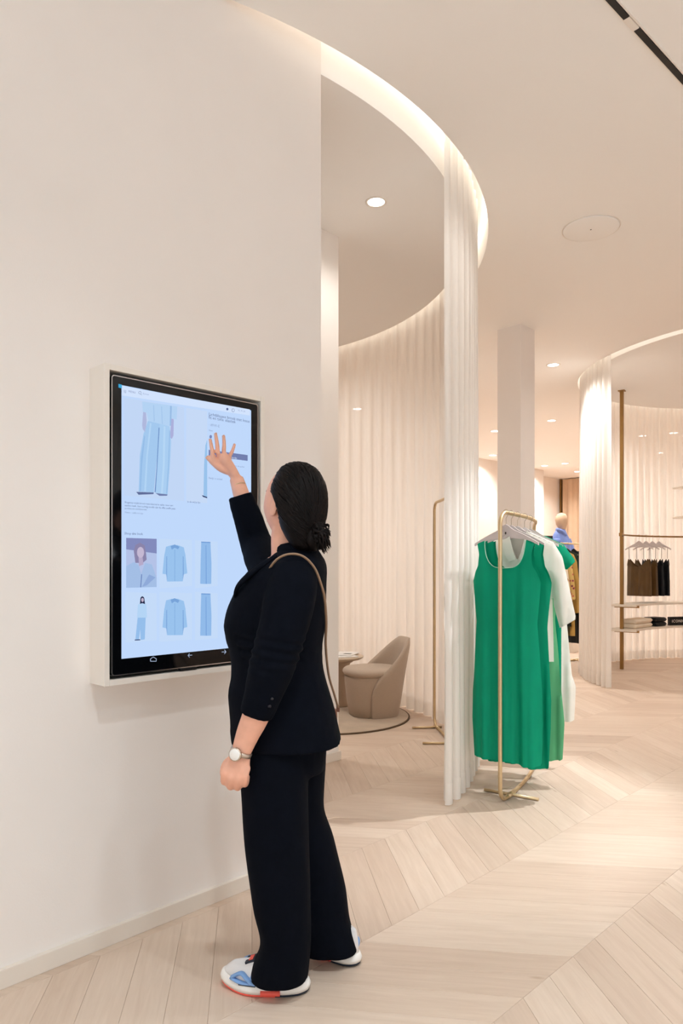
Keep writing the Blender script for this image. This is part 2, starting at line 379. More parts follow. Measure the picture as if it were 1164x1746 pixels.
# ------------------------------------------------------------------ curtains
def curtain(name, label, c, R, a0, a1, z0, z1, wl, amp, seed, m=None, hem=.12, straight=None, tang=.35, rows=10):
    rnd = random.Random(seed); L = abs(a1 - a0) * R if straight is None else (straight[1] - straight[0]).length
    n = max(8, int(L / .0105)); ph = [0]
    npl = int(L / wl) + 2; am = [rnd.uniform(.75, 1.2) for _ in range(npl + 1)]; wv = [rnd.uniform(.85, 1.15) for _ in range(npl + 1)]
    drift = [rnd.uniform(-1, 1) for _ in range(npl + 1)]
    base = thing(name, label, 'curtain', (0, 0, 0), 'sheer curtains on the ceiling rings' if 'sheer' in label else None)
    def pt(i, z, off=0.0):
        s = L * i / n; ip = s / wl; k = min(int(ip), npl - 1); t = ip - k
        A = amp * (am[k] * (1 - t) + am[k + 1] * t); hh = (z1 - z) / (z1 - z0)
        A *= .75 + .35 * hh; phi = 2 * math.pi * ip + .5 * hh * (drift[k] * (1 - t) + drift[k + 1] * t)
        x = A * math.sin(phi) + off + .006 * noise.noise(Vector((s * 3, z * .8, seed))) * 3 * hh
        ts = -tang * A * math.sin(2 * phi)
        if straight is None:
            a = a0 + (a1 - a0) * (s + ts) / L
            return Vector((c.x + (R + x) * math.cos(a), c.y + (R + x) * math.sin(a), z))
        d = (straight[1] - straight[0]).normalized(); q = Vector((-d.y, d.x, 0)); p = straight[0] + d * (s + ts) + q * x; return Vector((p.x, p.y, z))
    def sheet(za, zb, rws, off):
        V = [pt(i, zb + (za - zb) * r / rws, off) for r in range(rws + 1) for i in range(n + 1)]
        Fc = [(r * (n + 1) + i, r * (n + 1) + i + 1, (r + 1) * (n + 1) + i + 1, (r + 1) * (n + 1) + i) for r in range(rws) for i in range(n)]
        return V, Fc
    mesh('fabric', sheet(z0, z1, rows, 0), m or M_sheer, base, True)
    if hem: mesh('hem', cat_(sheet(z0, z0 + hem, 2, .003)), M_hem if m is None else m, base, True)
    return base
def ang(c, p): return math.atan2(p.y - c.y, p.x - c.x)
RC1 = (R1I + R1O) / 2 - .015
aL = ang(C1, Vector((.555, 3.88, 0))); aT = ang(C1, Vector((1.0, 5.12, 0)))
curtain('curtain', 'white sheer curtain panel hanging beside the fitting area entrance', C1, RC1, aL, aT, .006, H + SD - .03, .115, .034, 3)
curtain('curtain', 'curved sheer curtain wall behind the taupe tub chair', C1, RC1, aT + .02, math.radians(150), .006, H + SD - .03, .155, .028, 5)
RC2 = (R2I + R2O) / 2
a2a = ang(C2, Vector((3.0, 7.60, 0))) + 2 * math.pi; a2b = math.radians(158)
curtain('curtain', 'pleated sheer curtain end in front of the shelf bay', C2, RC2, a2b, a2a, .006, H + SD - .03, .11, .04, 8)
curtain('curtain', 'sheer curtain backdrop behind the hanging camisoles', C2, RC2, math.radians(154), math.radians(20), .006, H + SD - .03, .12, .036, 11)
# ------------------------------------------------------------------ ceiling fixtures
def downlight(p, r, label, power=0, ang_=95, group='recessed ceiling downlights'):
    t = thing('downlight', label, 'downlight', p, group)
    V, Fc = [], []
    prof = [(r * 1.28, 0), (r * 1.28, -.004), (r * 1.02, -.005), (r * .98, .002)]
    rings = [[Vector(p) + Vector((a * math.cos(q), a * math.sin(q), z)) for q in [2 * math.pi * k / 28 for k in range(28)]] for a, z in prof]
    mesh('trim_ring', loft(rings, False), M_white, t, True)
    mesh('lamp', revolve(p, [(r * .98, -.0025), (r * .98, -.001)], 28), M_lamp, t)
    if power: spot('lamp_light', Vector(p) + Vector((0, 0, -.03)), Vector(p) + Vector((0, 0, -2)), power * .70, ang_, .7, (1, .965, .91), parent=t)
    return t
downlight(C(641, 344), .052, 'round glowing downlight in the ceiling over the fitting area entrance', 30, 150)
downlight(C(943, 622), .06, 'nearest small downlight in the ceiling between column and shelf bay', 221, 150)
downlight(C(940, 717), .06, 'second small downlight from the front, right of the column', 195, 150)
downlight(C(844, 735), .07, 'upper one of two downlights in the gap left of the column', 195, 150)
downlight(C(840, 776), .07, 'lower one of two downlights in the gap left of the column', 195, 150)
downlight(C(928, 794), .07, 'far downlight nearest to the back wall end, left of three', 143, 150)
downlight(C(963, 790), .07, 'far downlight above the beige drapes, middle of three', 182, 150)
downlight(C(984, 804), .07, 'farthest downlight, right of three, by the pleated sheer curtain', 143, 150)
downlight(C(609, 697), .06, 'downlight showing faintly through the sheer curtain behind the chair', 143, 150)
downlight(C(1095, 743), .06, 'left downlight showing through the sheer behind the camisoles', 156, 150)
downlight(C(1148, 738), .07, 'brightest downlight showing through the sheer behind the camisoles', 156, 150)
downlight(C(1125, 772), .06, 'lowest downlight showing through the sheer behind the camisoles', 130, 150)
# unseen bare spots added to fill the foreground, fitting area and shelf bay
for q in ((.1, .6), (1.6, .6), (2.6, 2.2), (2.9, 5.6), (4.3, 7.6), (4.9, 9.0), (-.9, 5.4), (-.6, 6.6)):
    spot('added_fill_spot', (q[0], q[1], H - .02), (q[0], q[1] + .01, 0), 32 if q[1] > 7 else 86 if q[1] > 5 else 150, 160 if q[1] > 5 else 128, 1.0, (1, .965, .91) if q[1] > 5 else (.83, .94, 1), .08)
# track spots aimed at the clothes rack and the nearby floor
spot('track_spot', (2.55, 4.25, H - .08), (.95, 4.05, .6), 330, 44, .55, (.95, .98, 1), .022)
spot('track_spot', (1.75, 3.2, H - .08), (1.6, 4.7, 0), 35, 80, .7, (1, .975, .93), .05)
sp = C(1007, 389)
t = thing('ceiling_speaker', 'large flat round ceiling speaker, off white', 'speaker', sp)
mesh('grille', revolve(sp, [(.178, -.001), (.178, -.007), (.172, -.009), (.02, -.0095)], 56), M_ceil, t, True)
mesh('rim', loft([[sp + Vector((a * math.cos(q), a * math.sin(q), z)) for q in [2 * math.pi * k / 56 for k in range(56)]] for a, z in ((.186, 0), (.186, -.004), (.1815, -.004), (.1815, 0))], False), M_white, t, True)
mesh('badge', revolve(sp, [(.005, -.0095), (.005, -.011)], 12), M_black, t)
tr0, tr1 = C(1043, 0), C(1164, 134); td = (tr1 - tr0).normalized(); tq = Vector((-td.y, td.x, 0))
tj = C(1076, 38)
t = thing('ceiling_track', 'black lighting track recessed in the ceiling at upper right', 'light track', tj)
for nm, a, b in (('track_rail', tr0 - td * .6, tj - td * .045), ('track_rail', tj + td * .045, tr1 + td * 1.2)):
    L = (b - a).length
    mesh(nm, box((a + b) / 2 + Vector((0, 0, -.004)), L / 2, .0125, .004, td, tq), M_black, t)
for s in (-1, 1): mesh('flange', box((tr0 - td * .6 + tr1 + td * 1.2) / 2 + tq * s * .0165 + Vector((0, 0, -.003)), ((tr1 + td * 1.2) - (tr0 - td * .6)).length / 2, .003, .003, td, tq), M_white, t)
mesh('joint_cover', box(tj + Vector((0, 0, -.004)), .044, .0125, .0042, td, tq), M_white, t)
# ------------------------------------------------------------------ wall display
US = -2.212
NW = uv(1, 0)                                        # wall normal, into the shop
AV = uv(0, 1)                                        # along the wall, away from the camera
def S(px, py, off=0.0):                              # pixel onto the screen plane, lifted off along the wall normal
    k = (px - CX) / F; u = US + off; v = -u * (1 + k) / (1 - k); p = uv(u, v); p.z = CH + (HY - py) / F * p.y; return p
v0, v1 = 1.1226, 1.744; zt, zb = 1.9626, .9496
D = thing('wall_display', 'large portrait touch screen in a white housing on the wall', 'display', uv(UW, (v0 + v1) / 2, zb - .03))
ho0, ho1, hz0, hz1 = 1.0957, 1.773, .9185, 1.9956; uf = -2.208; rw = .0186
mesh('housing', cat_(uvbox(UW, uf, ho0, ho0 + rw, hz0, hz1, .0015), uvbox(UW, uf, ho1 - rw, ho1, hz0, hz1, .0015),
     uvbox(UW, uf, ho0 + rw, ho1 - rw, hz1 - .02, hz1, .0015), uvbox(UW, uf, ho0 + rw, ho1 - rw, hz0, hz0 + .02, .0015),
     uvbox(UW, UW + .012, ho0 + rw, ho1 - rw, hz0 + .02, hz1 - .02)), M_house, D)
def rrect(va, vb, za, zb_, r, u, n=6):
    out = []
    for cv, cz, a0 in ((vb - r, zb_ - r, 0), (va + r, zb_ - r, 90), (va + r, za + r, 180), (vb - r, za + r, 270)):
        for i in range(n + 1):
            a = math.radians(a0 + 90 * i / n); out.append(uv(u, cv + r * math.cos(a), cz + r * math.sin(a)))
    return out
M_dark = mat('display_case', (14, 14, 16), .35)
mesh('case', loft([rrect(v0, v1, zb, zt, .012, UW + .014), rrect(v0, v1, zb, zt, .012, US - .004)]), M_dark, D)
def frame_loop(a, b): return loft([a, b], False)
mesh('rim', cat_(loft([rrect(v0, v1, zb, zt, .012, US - .004), rrect(v0, v1, zb, zt, .012, US), rrect(v0 + .0035, v1 - .0035, zb + .0035, zt - .0035, .009, US)], False)), mat('silver_rim', (200, 196, 194), .3, 1), D)
mesh('bezel_glass', loft([rrect(v0 + .0035, v1 - .0035, zb + .0035, zt - .0035, .009, US - .003), rrect(v0 + .0035, v1 - .0035, zb + .0035, zt - .0035, .009, US - .0006)]), mat('bezel_glass', (8, 9, 12), .08, spec=.5), D)
M_panel = emit('screen_page', (188, 212, 246))
sv0, sv1 = -US * (1 + (207 - CX) / F) / (1 - (207 - CX) / F), -US * (1 + (428 - CX) / F) / (1 - (428 - CX) / F)
szt, szb = S(207, 656.5).z, S(207, 1123.5).z
scr = mesh('screen', ([uv(US, sv0, szb), uv(US, sv1, szb), uv(US, sv1, szt), uv(US, sv0, szt)], [(0, 1, 2, 3)]), M_panel, D)
def Z1(x, y): return (140 + x * .27491, 600 + y * .27491)
def Z2(x, y): return (140 + x * .27491, 880 + y * .27491)
def pic(name, pts, rgb, lay, z=None):
    q = [S(*((z(*p)) if z else p), off=.0004 * lay) for p in pts]
    return sub(name, (q, [tuple(range(len(q)))]), emit('scr_%d_%d_%d' % rgb, rgb), scr)
def ell(cx, cy, rx, ry, n=20): return [(cx + rx * math.cos(2 * math.pi * i / n), cy + ry * math.sin(2 * math.pi * i / n)) for i in range(n)]
pic('page_header', [(248, 212), (1040, 357), (1040, 395), (248, 270)], (206, 222, 247), 1, Z1)
pic('product_photo', [(260, 285), (632, 345), (632, 925), (260, 890)], (190, 210, 240), 1, Z1)
pic('product_photo', [(645, 348), (775, 368), (775, 938), (645, 926)], (194, 213, 241), 1, Z1)
# model in top and wide trousers
pic('garment_picture', [(372, 308), (590, 338), (586, 420), (556, 412), (545, 460), (480, 452), (412, 430), (400, 378), (376, 372)], (176, 206, 238), 2, Z1)
pic('garment_picture', [(545, 335), (556, 336), (552, 455), (543, 460)], (150, 184, 224), 3, Z1)
pic('garment_picture', [(408, 428), (480, 446), (478, 520), (458, 720), (444, 872), (350, 866), (358, 640), (380, 510)], (160, 196, 233), 3, Z1)
pic('garment_picture', [(480, 446), (543, 462), (552, 560), (545, 700), (530, 884), (455, 876), (462, 720), (478, 520)], (166, 201, 236), 3, Z1)
pic('garment_picture', [(474, 470), (480, 470), (466, 720), (456, 870), (449, 870), (461, 720)], (112, 146, 196), 4, Z1)
pic('garment_picture', [(378, 372), (396, 377), (400, 430), (392, 500), (376, 480), (372, 455)], (172, 180, 216), 3, Z1)
pic('garment_picture', [(553, 414), (568, 417), (566, 520), (556, 540), (544, 530)], (168, 172, 214), 3, Z1)
for pts, c_ in (([(420, 440), (430, 444), (408, 640), (396, 866), (384, 866), (398, 640)], (174, 207, 239)), ([(384, 520), (390, 522), (372, 700), (364, 866), (356, 866), (364, 660)], (146, 184, 226)),
                ([(505, 460), (516, 464), (512, 700), (500, 880), (488, 879), (500, 700)], (178, 210, 240)), ([(540, 480), (546, 500), (540, 700), (528, 882), (520, 882), (532, 700)], (150, 188, 228)),
                ([(440, 330), (446, 331), (450, 432), (444, 432)], (162, 194, 231)), ([(490, 338), (495, 339), (500, 448), (494, 448)], (162, 194, 231))):
    pic('garment_picture', pts, c_, 4, Z1)
pic('garment_picture', [(334, 868), (444, 872), (442, 882), (350, 886)], (96, 108, 150), 4, Z1)
pic('garment_picture', [(455, 876), (530, 884), (526, 892), (480, 893)], (110, 122, 165), 4, Z1)
pic('garment_picture', [(775, 545), (775, 905), (752, 890), (756, 700), (764, 580)], (150, 190, 230), 2, Z1)
pic('garment_picture', [(742, 888), (775, 900), (775, 908), (750, 900)], (60, 72, 110), 3, Z1)
pic('status_icon', [(225, 198), (246, 203), (246, 226), (225, 221)], (64, 164, 210), 1, Z1)
# button, icons and swatch
pic('button', [(784, 607), (1026, 640), (1026, 676), (784, 645)], (112, 124, 170), 2, Z1)
for yy in (236, 243, 250): pic('menu_icon', [(257, yy), (274, yy + 3), (274, yy + 5), (257, yy + 2)], (120, 134, 170), 2, Z1)
def ringpic(name, cx, cy, r, w, rgb, z, lay=2, ry=None):
    ry = ry or r; a = ell(cx, cy, r, ry, 18); b = ell(cx, cy, r - w, ry - w, 18); V = [S(*z(*p), off=.0004 * lay) for p in a + b]
    sub(name, (V, [(i, (i + 1) % 18, 18 + (i + 1) % 18, 18 + i) for i in range(18)]), emit('scr_%d_%d_%d' % rgb, rgb), scr)
ringpic('search_icon', 358, 253, 9, 2, (120, 134, 170), Z1)
pic('search_icon', [(364, 260), (370, 267), (368, 269), (362, 262)], (120, 134, 170), 2, Z1)
pic('account_icon', ell(900, 355, 7, 8, 12), (92, 106, 150), 2, Z1)
ringpic('bag_icon', 936, 362, 9, 2, (92, 106, 150), Z1, ry=11)
pic('colour_swatch', ell(797, 526, 8, 11, 14), (120, 132, 178), 2, Z1)
# six shop-the-look tiles
for x0, x1, y0, y1 in ((480, 680, 140, 448), (700, 840, 150, 448), (268, 462, 470, 785), (480, 680, 470, 780), (700, 840, 470, 770)):
    pic('tile', [(x0, y0), (x1, y0 + 8), (x1, y1 - 14), (x0, y1)], (192, 214, 243), 1, Z2)
pic('portrait_photo', [(273, 135), (462, 141), (462, 440), (273, 445)], (128, 136, 184), 1, Z2)
pic('portrait_photo', [(273, 206), (462, 232), (462, 440), (273, 445)], (176, 190, 226), 2, Z2)
pic('portrait_photo', [(320, 215), (330, 180), (358, 164), (388, 182), (396, 230), (400, 270), (376, 290), (330, 290)], (136, 130, 166), 3, Z2)
pic('portrait_photo', ell(362, 225, 22, 34), (192, 180, 206), 4, Z2)
pic('portrait_photo', [(350, 255), (375, 255), (380, 300), (352, 310)], (178, 166, 196), 4, Z2)
pic('portrait_photo', [(273, 310), (322, 284), (350, 306), (366, 360), (390, 290), (432, 300), (460, 380), (462, 440), (273, 445)], (160, 186, 224), 5, Z2)
pic('portrait_photo', [(366, 360), (372, 362), (366, 442), (360, 442)], (110, 134, 186), 6, Z2)
pic('portrait_photo', [(415, 362), (455, 380), (400, 430), (372, 438)], (140, 166, 212), 6, Z2)
for dy in (0, 333):
    pic('shirt_picture', [(520, 190 + dy), (556, 180 + dy), (594, 180 + dy), (630, 194 + dy), (640, 240 + dy), (652, 355 + dy), (628, 362 + dy), (624, 405 + dy), (526, 406 + dy), (522, 362 + dy), (498, 358 + dy), (508, 250 + dy)], (150, 190, 232), 2, Z2)
    pic('shirt_picture', [(548, 186 + dy), (574, 176 + dy), (604, 190 + dy), (594, 206 + dy), (574, 196 + dy), (556, 208 + dy)], (118, 160, 212), 3, Z2)
    pic('shirt_picture', [(573, 208 + dy), (576, 208 + dy), (576, 404 + dy), (573, 404 + dy)], (122, 164, 214), 3, Z2)
    pic('shirt_picture', [(522, 250 + dy), (526, 250 + dy), (526, 400 + dy), (521, 360 + dy)], (120, 160, 212), 3, Z2)
    pic('shirt_picture', [(624, 250 + dy), (628, 250 + dy), (630, 360 + dy), (624, 400 + dy)], (120, 160, 212), 3, Z2)
    e = -12 if dy else 0
    pic('trouser_picture', [(738, 158 + dy + e), (795, 160 + dy + e), (802, 300 + dy + e), (800, 420 + dy + e), (770, 421 + dy + e), (732, 420 + dy + e), (734, 300 + dy + e)], (142, 182, 228), 2, Z2)
    pic('trouser_picture', [(766, 180 + dy + e), (769, 180 + dy + e), (771, 420 + dy + e), (767, 420 + dy + e)], (108, 150, 208), 3, Z2)
    pic('trouser_picture', [(738, 158 + dy + e), (795, 160 + dy + e), (795, 166 + dy + e), (738, 164 + dy + e)], (108, 150, 208), 3, Z2)
pic('look_photo', [(358, 545), (362, 505), (373, 496), (384, 505), (390, 545)], (40, 44, 74), 2, Z2)
pic('look_photo', ell(374, 520, 8, 13), (190, 176, 200), 3, Z2)
pic('look_photo', [(346, 548), (372, 540), (398, 548), (402, 630), (340, 632)], (176, 208, 240), 3, Z2)
pic('look_photo', [(344, 630), (394, 630), (388, 765), (362, 768), (360, 700), (352, 768), (330, 766)], (146, 186, 230), 3, Z2)
pic('look_photo', [(326, 766), (360, 764), (360, 770), (326, 772)], (60, 70, 110), 4, Z2)
# lettering
def text(body, px, py, hpx, rgb, lay=3, name='text_line', bold=0):
    cu = bpy.data.curves.new('t', 'FONT'); cu.body = body; cu.size = 1; cu.resolution_u = 2; cu.offset = bold
    o = bpy.data.objects.new('t', cu); COL.objects.link(o); dg = bpy.context.evaluated_depsgraph_get(); dg.update()
    me = bpy.data.meshes.new_from_object(o.evaluated_get(dg)); bpy.data.objects.remove(o)
    o0 = S(px, py, .0004 * lay); sc = hpx / F * o0.y / .72
    V = [o0 + AV * (q.co.x * sc) + Vector((0, 0, q.co.y * sc)) for q in me.vertices]; Fc = [tuple(p.vertices) for p in me.polygons]; bpy.data.meshes.remove(me)
    return sub(name, (V, Fc), emit('scr_%d_%d_%d' % rgb, rgb), scr)
g1, g2 = (98, 112, 154), (132, 148, 188)
def T1(b, x, y, h, c, **k): p = Z1(x, y); return text(b, p[0], p[1], h, c, **k)
T1('MENU', 286, 250, 3.6, g2); T1('Zoeken', 376, 262, 2.6, g2); T1('NL  FR  EN', 966, 366, 2.4, g2)
T1('Lichtblauwe broek met losse', 784, 394, 5.4, g1); T1('fit en taille elastiek', 784, 414, 5.4, g1)
T1('- 89,95 €', 786, 458, 4.2, g2); T1('Kleur', 786, 490, 2.6, g2); T1('Maat', 790, 571, 2.6, g2); T1('Bekijk in winkel', 784, 787, 3.2, g2)
T1('In winkelmandje', 868, 652, 3.4, (214, 226, 246), lay=4); T1('Beschikbaarheid in de winkel', 882, 703, 2.6, g2)
T1('In de wijde lijn', 652, 934, 3.2, g1)
T1('Elegante wijde broek met elastische taille voor een', 264, 938, 3.3, g1); T1('zachte look. Een luchtig model dat bij elke outfit past,', 264, 957, 3.3, g1)
T1('perfect te combineren', 264, 975, 3.3, g1); T1('Maten - taille en pijp', 264, 1000, 3.0, g2)
p = Z2(262, 114); text('Shop the look', p[0], p[1], 4.4, g1)
# icons on the lower bezel
M_ico = emit('bezel_icon', (170, 186, 214))
def bez(pts): return sub('bezel_icon', tube([S(*Z2(*p), off=.0006) for p in pts], .0011, 5), M_ico, scr)
bez([(424, 900), (424, 885), (441, 874), (460, 885), (460, 900), (424, 900)])
bez([(682, 862), (656, 864)]); bez([(666, 852), (656, 864), (666, 876)]); bez([(866, 843), (892, 842)]); bez([(882, 830), (892, 842), (882, 854)])
mesh('sensor_bar', uvbox(US - .012, US + .006, 1.385, 1.455, zb - .010, zb - .001, .002), M_dark, D)
# ------------------------------------------------------------------ fitting area: rug, tub chair, side table, magazines
M_rug = mat('rug_pile', (186, 168, 148), .95, var=.10, scale=7, bump=.5, bscale=90, sheen=.3)
rc = Vector((-.12, 6.2, 0)); 
rug = thing('round_rug', 'round mottled taupe rug under the tub chair', 'rug', rc)
mesh('pile', revolve(rc, [(.702, .002), (.707, .010), (.700, .014), (.4, .0145), (.01, .0145)], 72), M_rug, rug, True)
mesh('edge_binding', loft([[rc + Vector((a * math.cos(q), a * math.sin(q), z)) for q in [2 * math.pi * k / 72 for k in range(72)]] for a, z in ((.707, .001), (.718, .001), (.720, .007), (.714, .012), (.706, .012))], False), mat('rug_binding', (96, 78, 60), .9), rug, True)
M_tub = mat('tub_fabric', (184, 167, 150), .9, var=.06, scale=60, stretch=(1, 1, 14), bump=.25, bscale=160, sheen=.25)
cc = Vector((.275, 6.22, .0145)); fa = math.atan2(-.30, -.95); cf = Vector((math.cos(fa), math.sin(fa), 0)); cs = Vector((-cf.y, cf.x, 0))
chair = thing('tub_chair', 'small taupe upholstered tub chair with low curved back', 'armchair', cc)
def sup(t, e): c, s = math.cos(t), math.sin(t); return math.copysign(abs(c) ** (2 / e), c), math.copysign(abs(s) ** (2 / e), s)
def tubring(z, r, e=2.5, dx=0, n=48, ry=None):
    out = []
    for k in range(n):
        a, b = sup(2 * math.pi * k / n, e); out.append(cc + cf * (a * r + dx) + cs * (b * (ry or r)) + Vector((0, 0, z)))
    return out
mesh('seat_base', loft([tubring(z, r) for z, r in ((0.0, .19), (.006, .203), (.1, .219), (.25, .236), (.345, .244), (.355, .24))]), M_tub, chair, True)
mesh('seat_cushion', loft([tubring(z, r) for z, r in ((.352, .236), (.358, .25), (.375, .257), (.395, .252), (.41, .235), (.418, .19), (.421, .1), (.422, .02))]), M_tub, chair, True)
# wrap-round back shell, its top edge sweeping down to the seat front
def shell():
    nA, rows = 48, 12; V = []
    for side in (0, 1):
        for i in range(nA + 1):
            t = -1 + 2 * i / nA; phi = math.radians(108) * t; a, b = sup(math.pi + phi, 2.5)
            ztop = .20 + .17 * (1 - abs(t) ** 9) + .30 * min(1, 1.08 * max(0, math.cos(t * math.pi / 2 * .97)) ** 1.7) 
            for r in range(rows + 1):
                q = r / rows; z = .0 + ztop * q
                rad = .203 + .047 * min(1, z / .30) ** .9 + .014; lean = max(0, z - .3) * .2
                th = .052 * (min(1, z / .2) if side else 0) ; th = th if z < ztop - .001 else th * .45
                rr = rad - (th if side else 0); rr -= (.010 if (q > .97 and not side) else 0)
                V.append(cc + cf * (a * rr - lean * max(0, -a)) + cs * (b * rr) + Vector((0, 0, z)))
    m = (nA + 1) * (rows + 1); Fc = []
    for side in (0, 1):
        for i in range(nA):
            for r in range(rows):
                k = side * m + i * (rows + 1) + r; Fc.append((k, k + 1, k + rows + 2, k + rows + 1))
    for i in range(nA):
        k = i * (rows + 1) + rows; Fc.append((k, k + rows + 1, m + k + rows + 1, m + k))
    for i in (0, nA):
        for r in range(rows): k = i * (rows + 1) + r; Fc.append((k, k + 1, m + k + 1, m + k))
    return V, Fc
mesh('back_shell', shell(), M_tub, chair, True)
mesh('glide_base', loft([tubring(z, r) for z, r in ((-.0005, .185), (.004, .185))]), M_black, chair)
tcn = Vector((-.045, 6.59, .0145)); M_tab = mat('table_lacquer', (196, 178, 158), .5, var=.02)
tab = thing('side_table', 'round taupe pedestal side table at the partition end', 'side table', tcn)
mesh('pedestal', revolve(tcn, [(.115, 0), (.117, .006), (.104, .05), (.098, .2), (.102, .34), (.13, .40), (.19, .434)], 40), M_tab, tab, True)
mesh('table_top', revolve(tcn, [(.16, .425), (.225, .437), (.25, .452), (.252, .462), (.246, .467), (.05, .467)], 48), M_tab, tab, True)
M_paper = mat('magazine_paper', (232, 230, 228), .5, var=.08, scale=30)
for i, (dx, dy, rz, w, hh, dz) in enumerate(((.06, -.03, .3, .105, .14, 0), (.085, .03, -.35, .1, .135, .009))):
    c0 = tcn + Vector((dx, dy, .4675 + dz)); ax = Vector((math.cos(rz), math.sin(rz), 0)); ay = Vector((-ax.y, ax.x, 0))
    mg = thing('magazine', ['white magazine lying lower on the taupe side table', 'white magazine lying on top on the side table'][i], 'magazine', c0, 'magazines on the side table')
    mesh('pages', box(c0 + Vector((0, 0, .004)), w, hh, .004, ax, ay, .0012), M_paper, mg)
    mesh('cover_print', box(c0 + ax * .03 + ay * -.03 + Vector((0, 0, .0084)), .035, .028, .0003, ax, ay), M_black, mg)
# ------------------------------------------------------------------ garment racks (bent champagne tube)
def rack(name, label, near, far, bow, h, r, feet, ext=.16, ext2=None):
    near, far = Vector(near), Vector(far); d = (far - near); L = d.length; d.normalize(); q = Vector((d.y, -d.x, 0)) * bow
    root = thing(name, label, 'clothes rack', (near + far) / 2)
    def pt(t, z): return near + d * (L * t) + q * (4 * t * (1 - t)) + Vector((0, 0, z))
    R = .075; k = R / L; pts = []
    N = 30
    lo = [pt(k + (1 - 2 * k) * i / N, r) for i in range(N + 1)]; hi = [pt(1 - k - (1 - 2 * k) * i / N, h - r) for i in range(N + 1)]
    def corner(t0, z0, st, sz, rev):
        out = []
        for i in range(1, 8):
            a = math.pi / 2 * i / 8; out.append((t0, z0, a))
        return out
    def bend(tA, zA, tB, zB, hor_first):
        out = []
        for i in range(1, 7):
            a = math.pi / 2 * i / 7
            if hor_first: out.append(pt(tA + (tB - tA) * math.sin(a), zA + (zB - zA) * (1 - math.cos(a))))
            else: out.append(pt(tA + (tB - tA) * (1 - math.cos(a)), zA + (zB - zA) * math.sin(a)))
        return out
    loop = lo + bend(1 - k, r, 1, r + R, True) + [pt(1, r + R + (h - 2 * r - 2 * R) * i / 8) for i in range(9)] + bend(1, h - r - R, 1 - k, h - r, False) \
        + hi + bend(k, h - r, 0, h - r - R, True) + [pt(0, h - r - R - (h - 2 * r - 2 * R) * i / 8) for i in range(9)] + bend(0, r + R, k, r, False)
    mesh('frame', tube(loop, r, 12, closed=True), M_gold, root, True)
    for t in feet:
        c = pt(t, r * .8); tg = (pt(t + .01, 0) - pt(t - .01, 0)).normalized(); n = Vector((tg.y, -tg.x, 0))
        mesh('foot', tube([c - n * ext, c + n * (ext if ext2 is None else ext2)], r * .8, 12), M_gold, root, True)
        mesh('foot_sleeve', tube([c - tg * .05 + Vector((0, 0, r * .2)), c + tg * .05 + Vector((0, 0, r * .2))], r * 1.25, 12), M_gold, root, True)
    if True:
        fe = [pt(.1 + .8 * i / 16, h + .001) for i in range(17)]
        for i, p in enumerate(fe): pass
    return root, pt
rk1, rp1 = rack('clothes_rack', 'champagne metal clothes rack holding the green dresses', (.88, 3.905, 0), (1.40, 5.12, 0), .075, 1.632, .0115, (.12, .88))
rk2, rp2 = rack('clothes_rack', 'empty tall champagne metal rack inside the fitting area', (.775, 4.72, 0), (.765, 5.80, 0), .03, 1.85, .0115, (.45, .93), .2, .04)
rk3, rp3 = rack('clothes_rack', 'far champagne rack with yellow and dark clothes', (2.42, 9.05, 0), (3.42, 9.92, 0), -.05, 1.64, .012, (.15, .85), .2)
# ------------------------------------------------------------------ garments
def in_poly(s, h, pl):
    c = False; n = len(pl); j = n - 1
    for i in range(n):
        a, b = pl[i], pl[j]
        if (a[1] > h) != (b[1] > h) and s < (b[0] - a[0]) * (h - a[1]) / (b[1] - a[1]) + a[0]: c = not c
        j = i
    return c
def seg_near(s, h, a, b):
    dx, dy = b[0] - a[0], b[1] - a[1]; l = dx * dx + dy * dy; t = 0 if l == 0 else max(0, min(1, ((s - a[0]) * dx + (h - a[1]) * dy) / l))
    x, y = a[0] + t * dx, a[1] + t * dy; return (s - x) ** 2 + (h - y) ** 2, x, y
def panel(pl, opens, cell):
    xs = [p[0] for p in pl]; ys = [p[1] for p in pl]; x0, y0 = min(xs), min(ys); nx = int((max(xs) - x0) / cell) + 2; ny = int((max(ys) - y0) / cell) + 2
    keep = {(i, j) for i in range(nx) for j in range(ny) if in_poly(x0 + (i + .5) * cell, y0 + (j + .5) * cell, pl)}
    idx = {}; V = []; Fc = []
    for (i, j) in sorted(keep):
        q = []
        for a, b in ((i, j), (i + 1, j), (i + 1, j + 1), (i, j + 1)):
            if (a, b) not in idx: idx[(a, b)] = len(V); V.append((a, b))
            q.append(idx[(a, b)])
        Fc.append(tuple(q))
    out = []; n = len(pl)
    for (a, b) in V:
        s, h = x0 + a * cell, y0 + b * cell
        bnd = not all(c in keep for c in ((a - 1, b - 1), (a, b - 1), (a - 1, b), (a, b)))
        best = min(seg_near(s, h, pl[k], pl[(k + 1) % n]) for k in range(n))
        if bnd: s, h = best[1], best[2]
        d = min([seg_near(s, h, pl[k], pl[(k + 1) % n])[0] for k in range(n) if k not in opens] or [1])
        out.append((s, h, math.sqrt(d)))
    return out, Fc
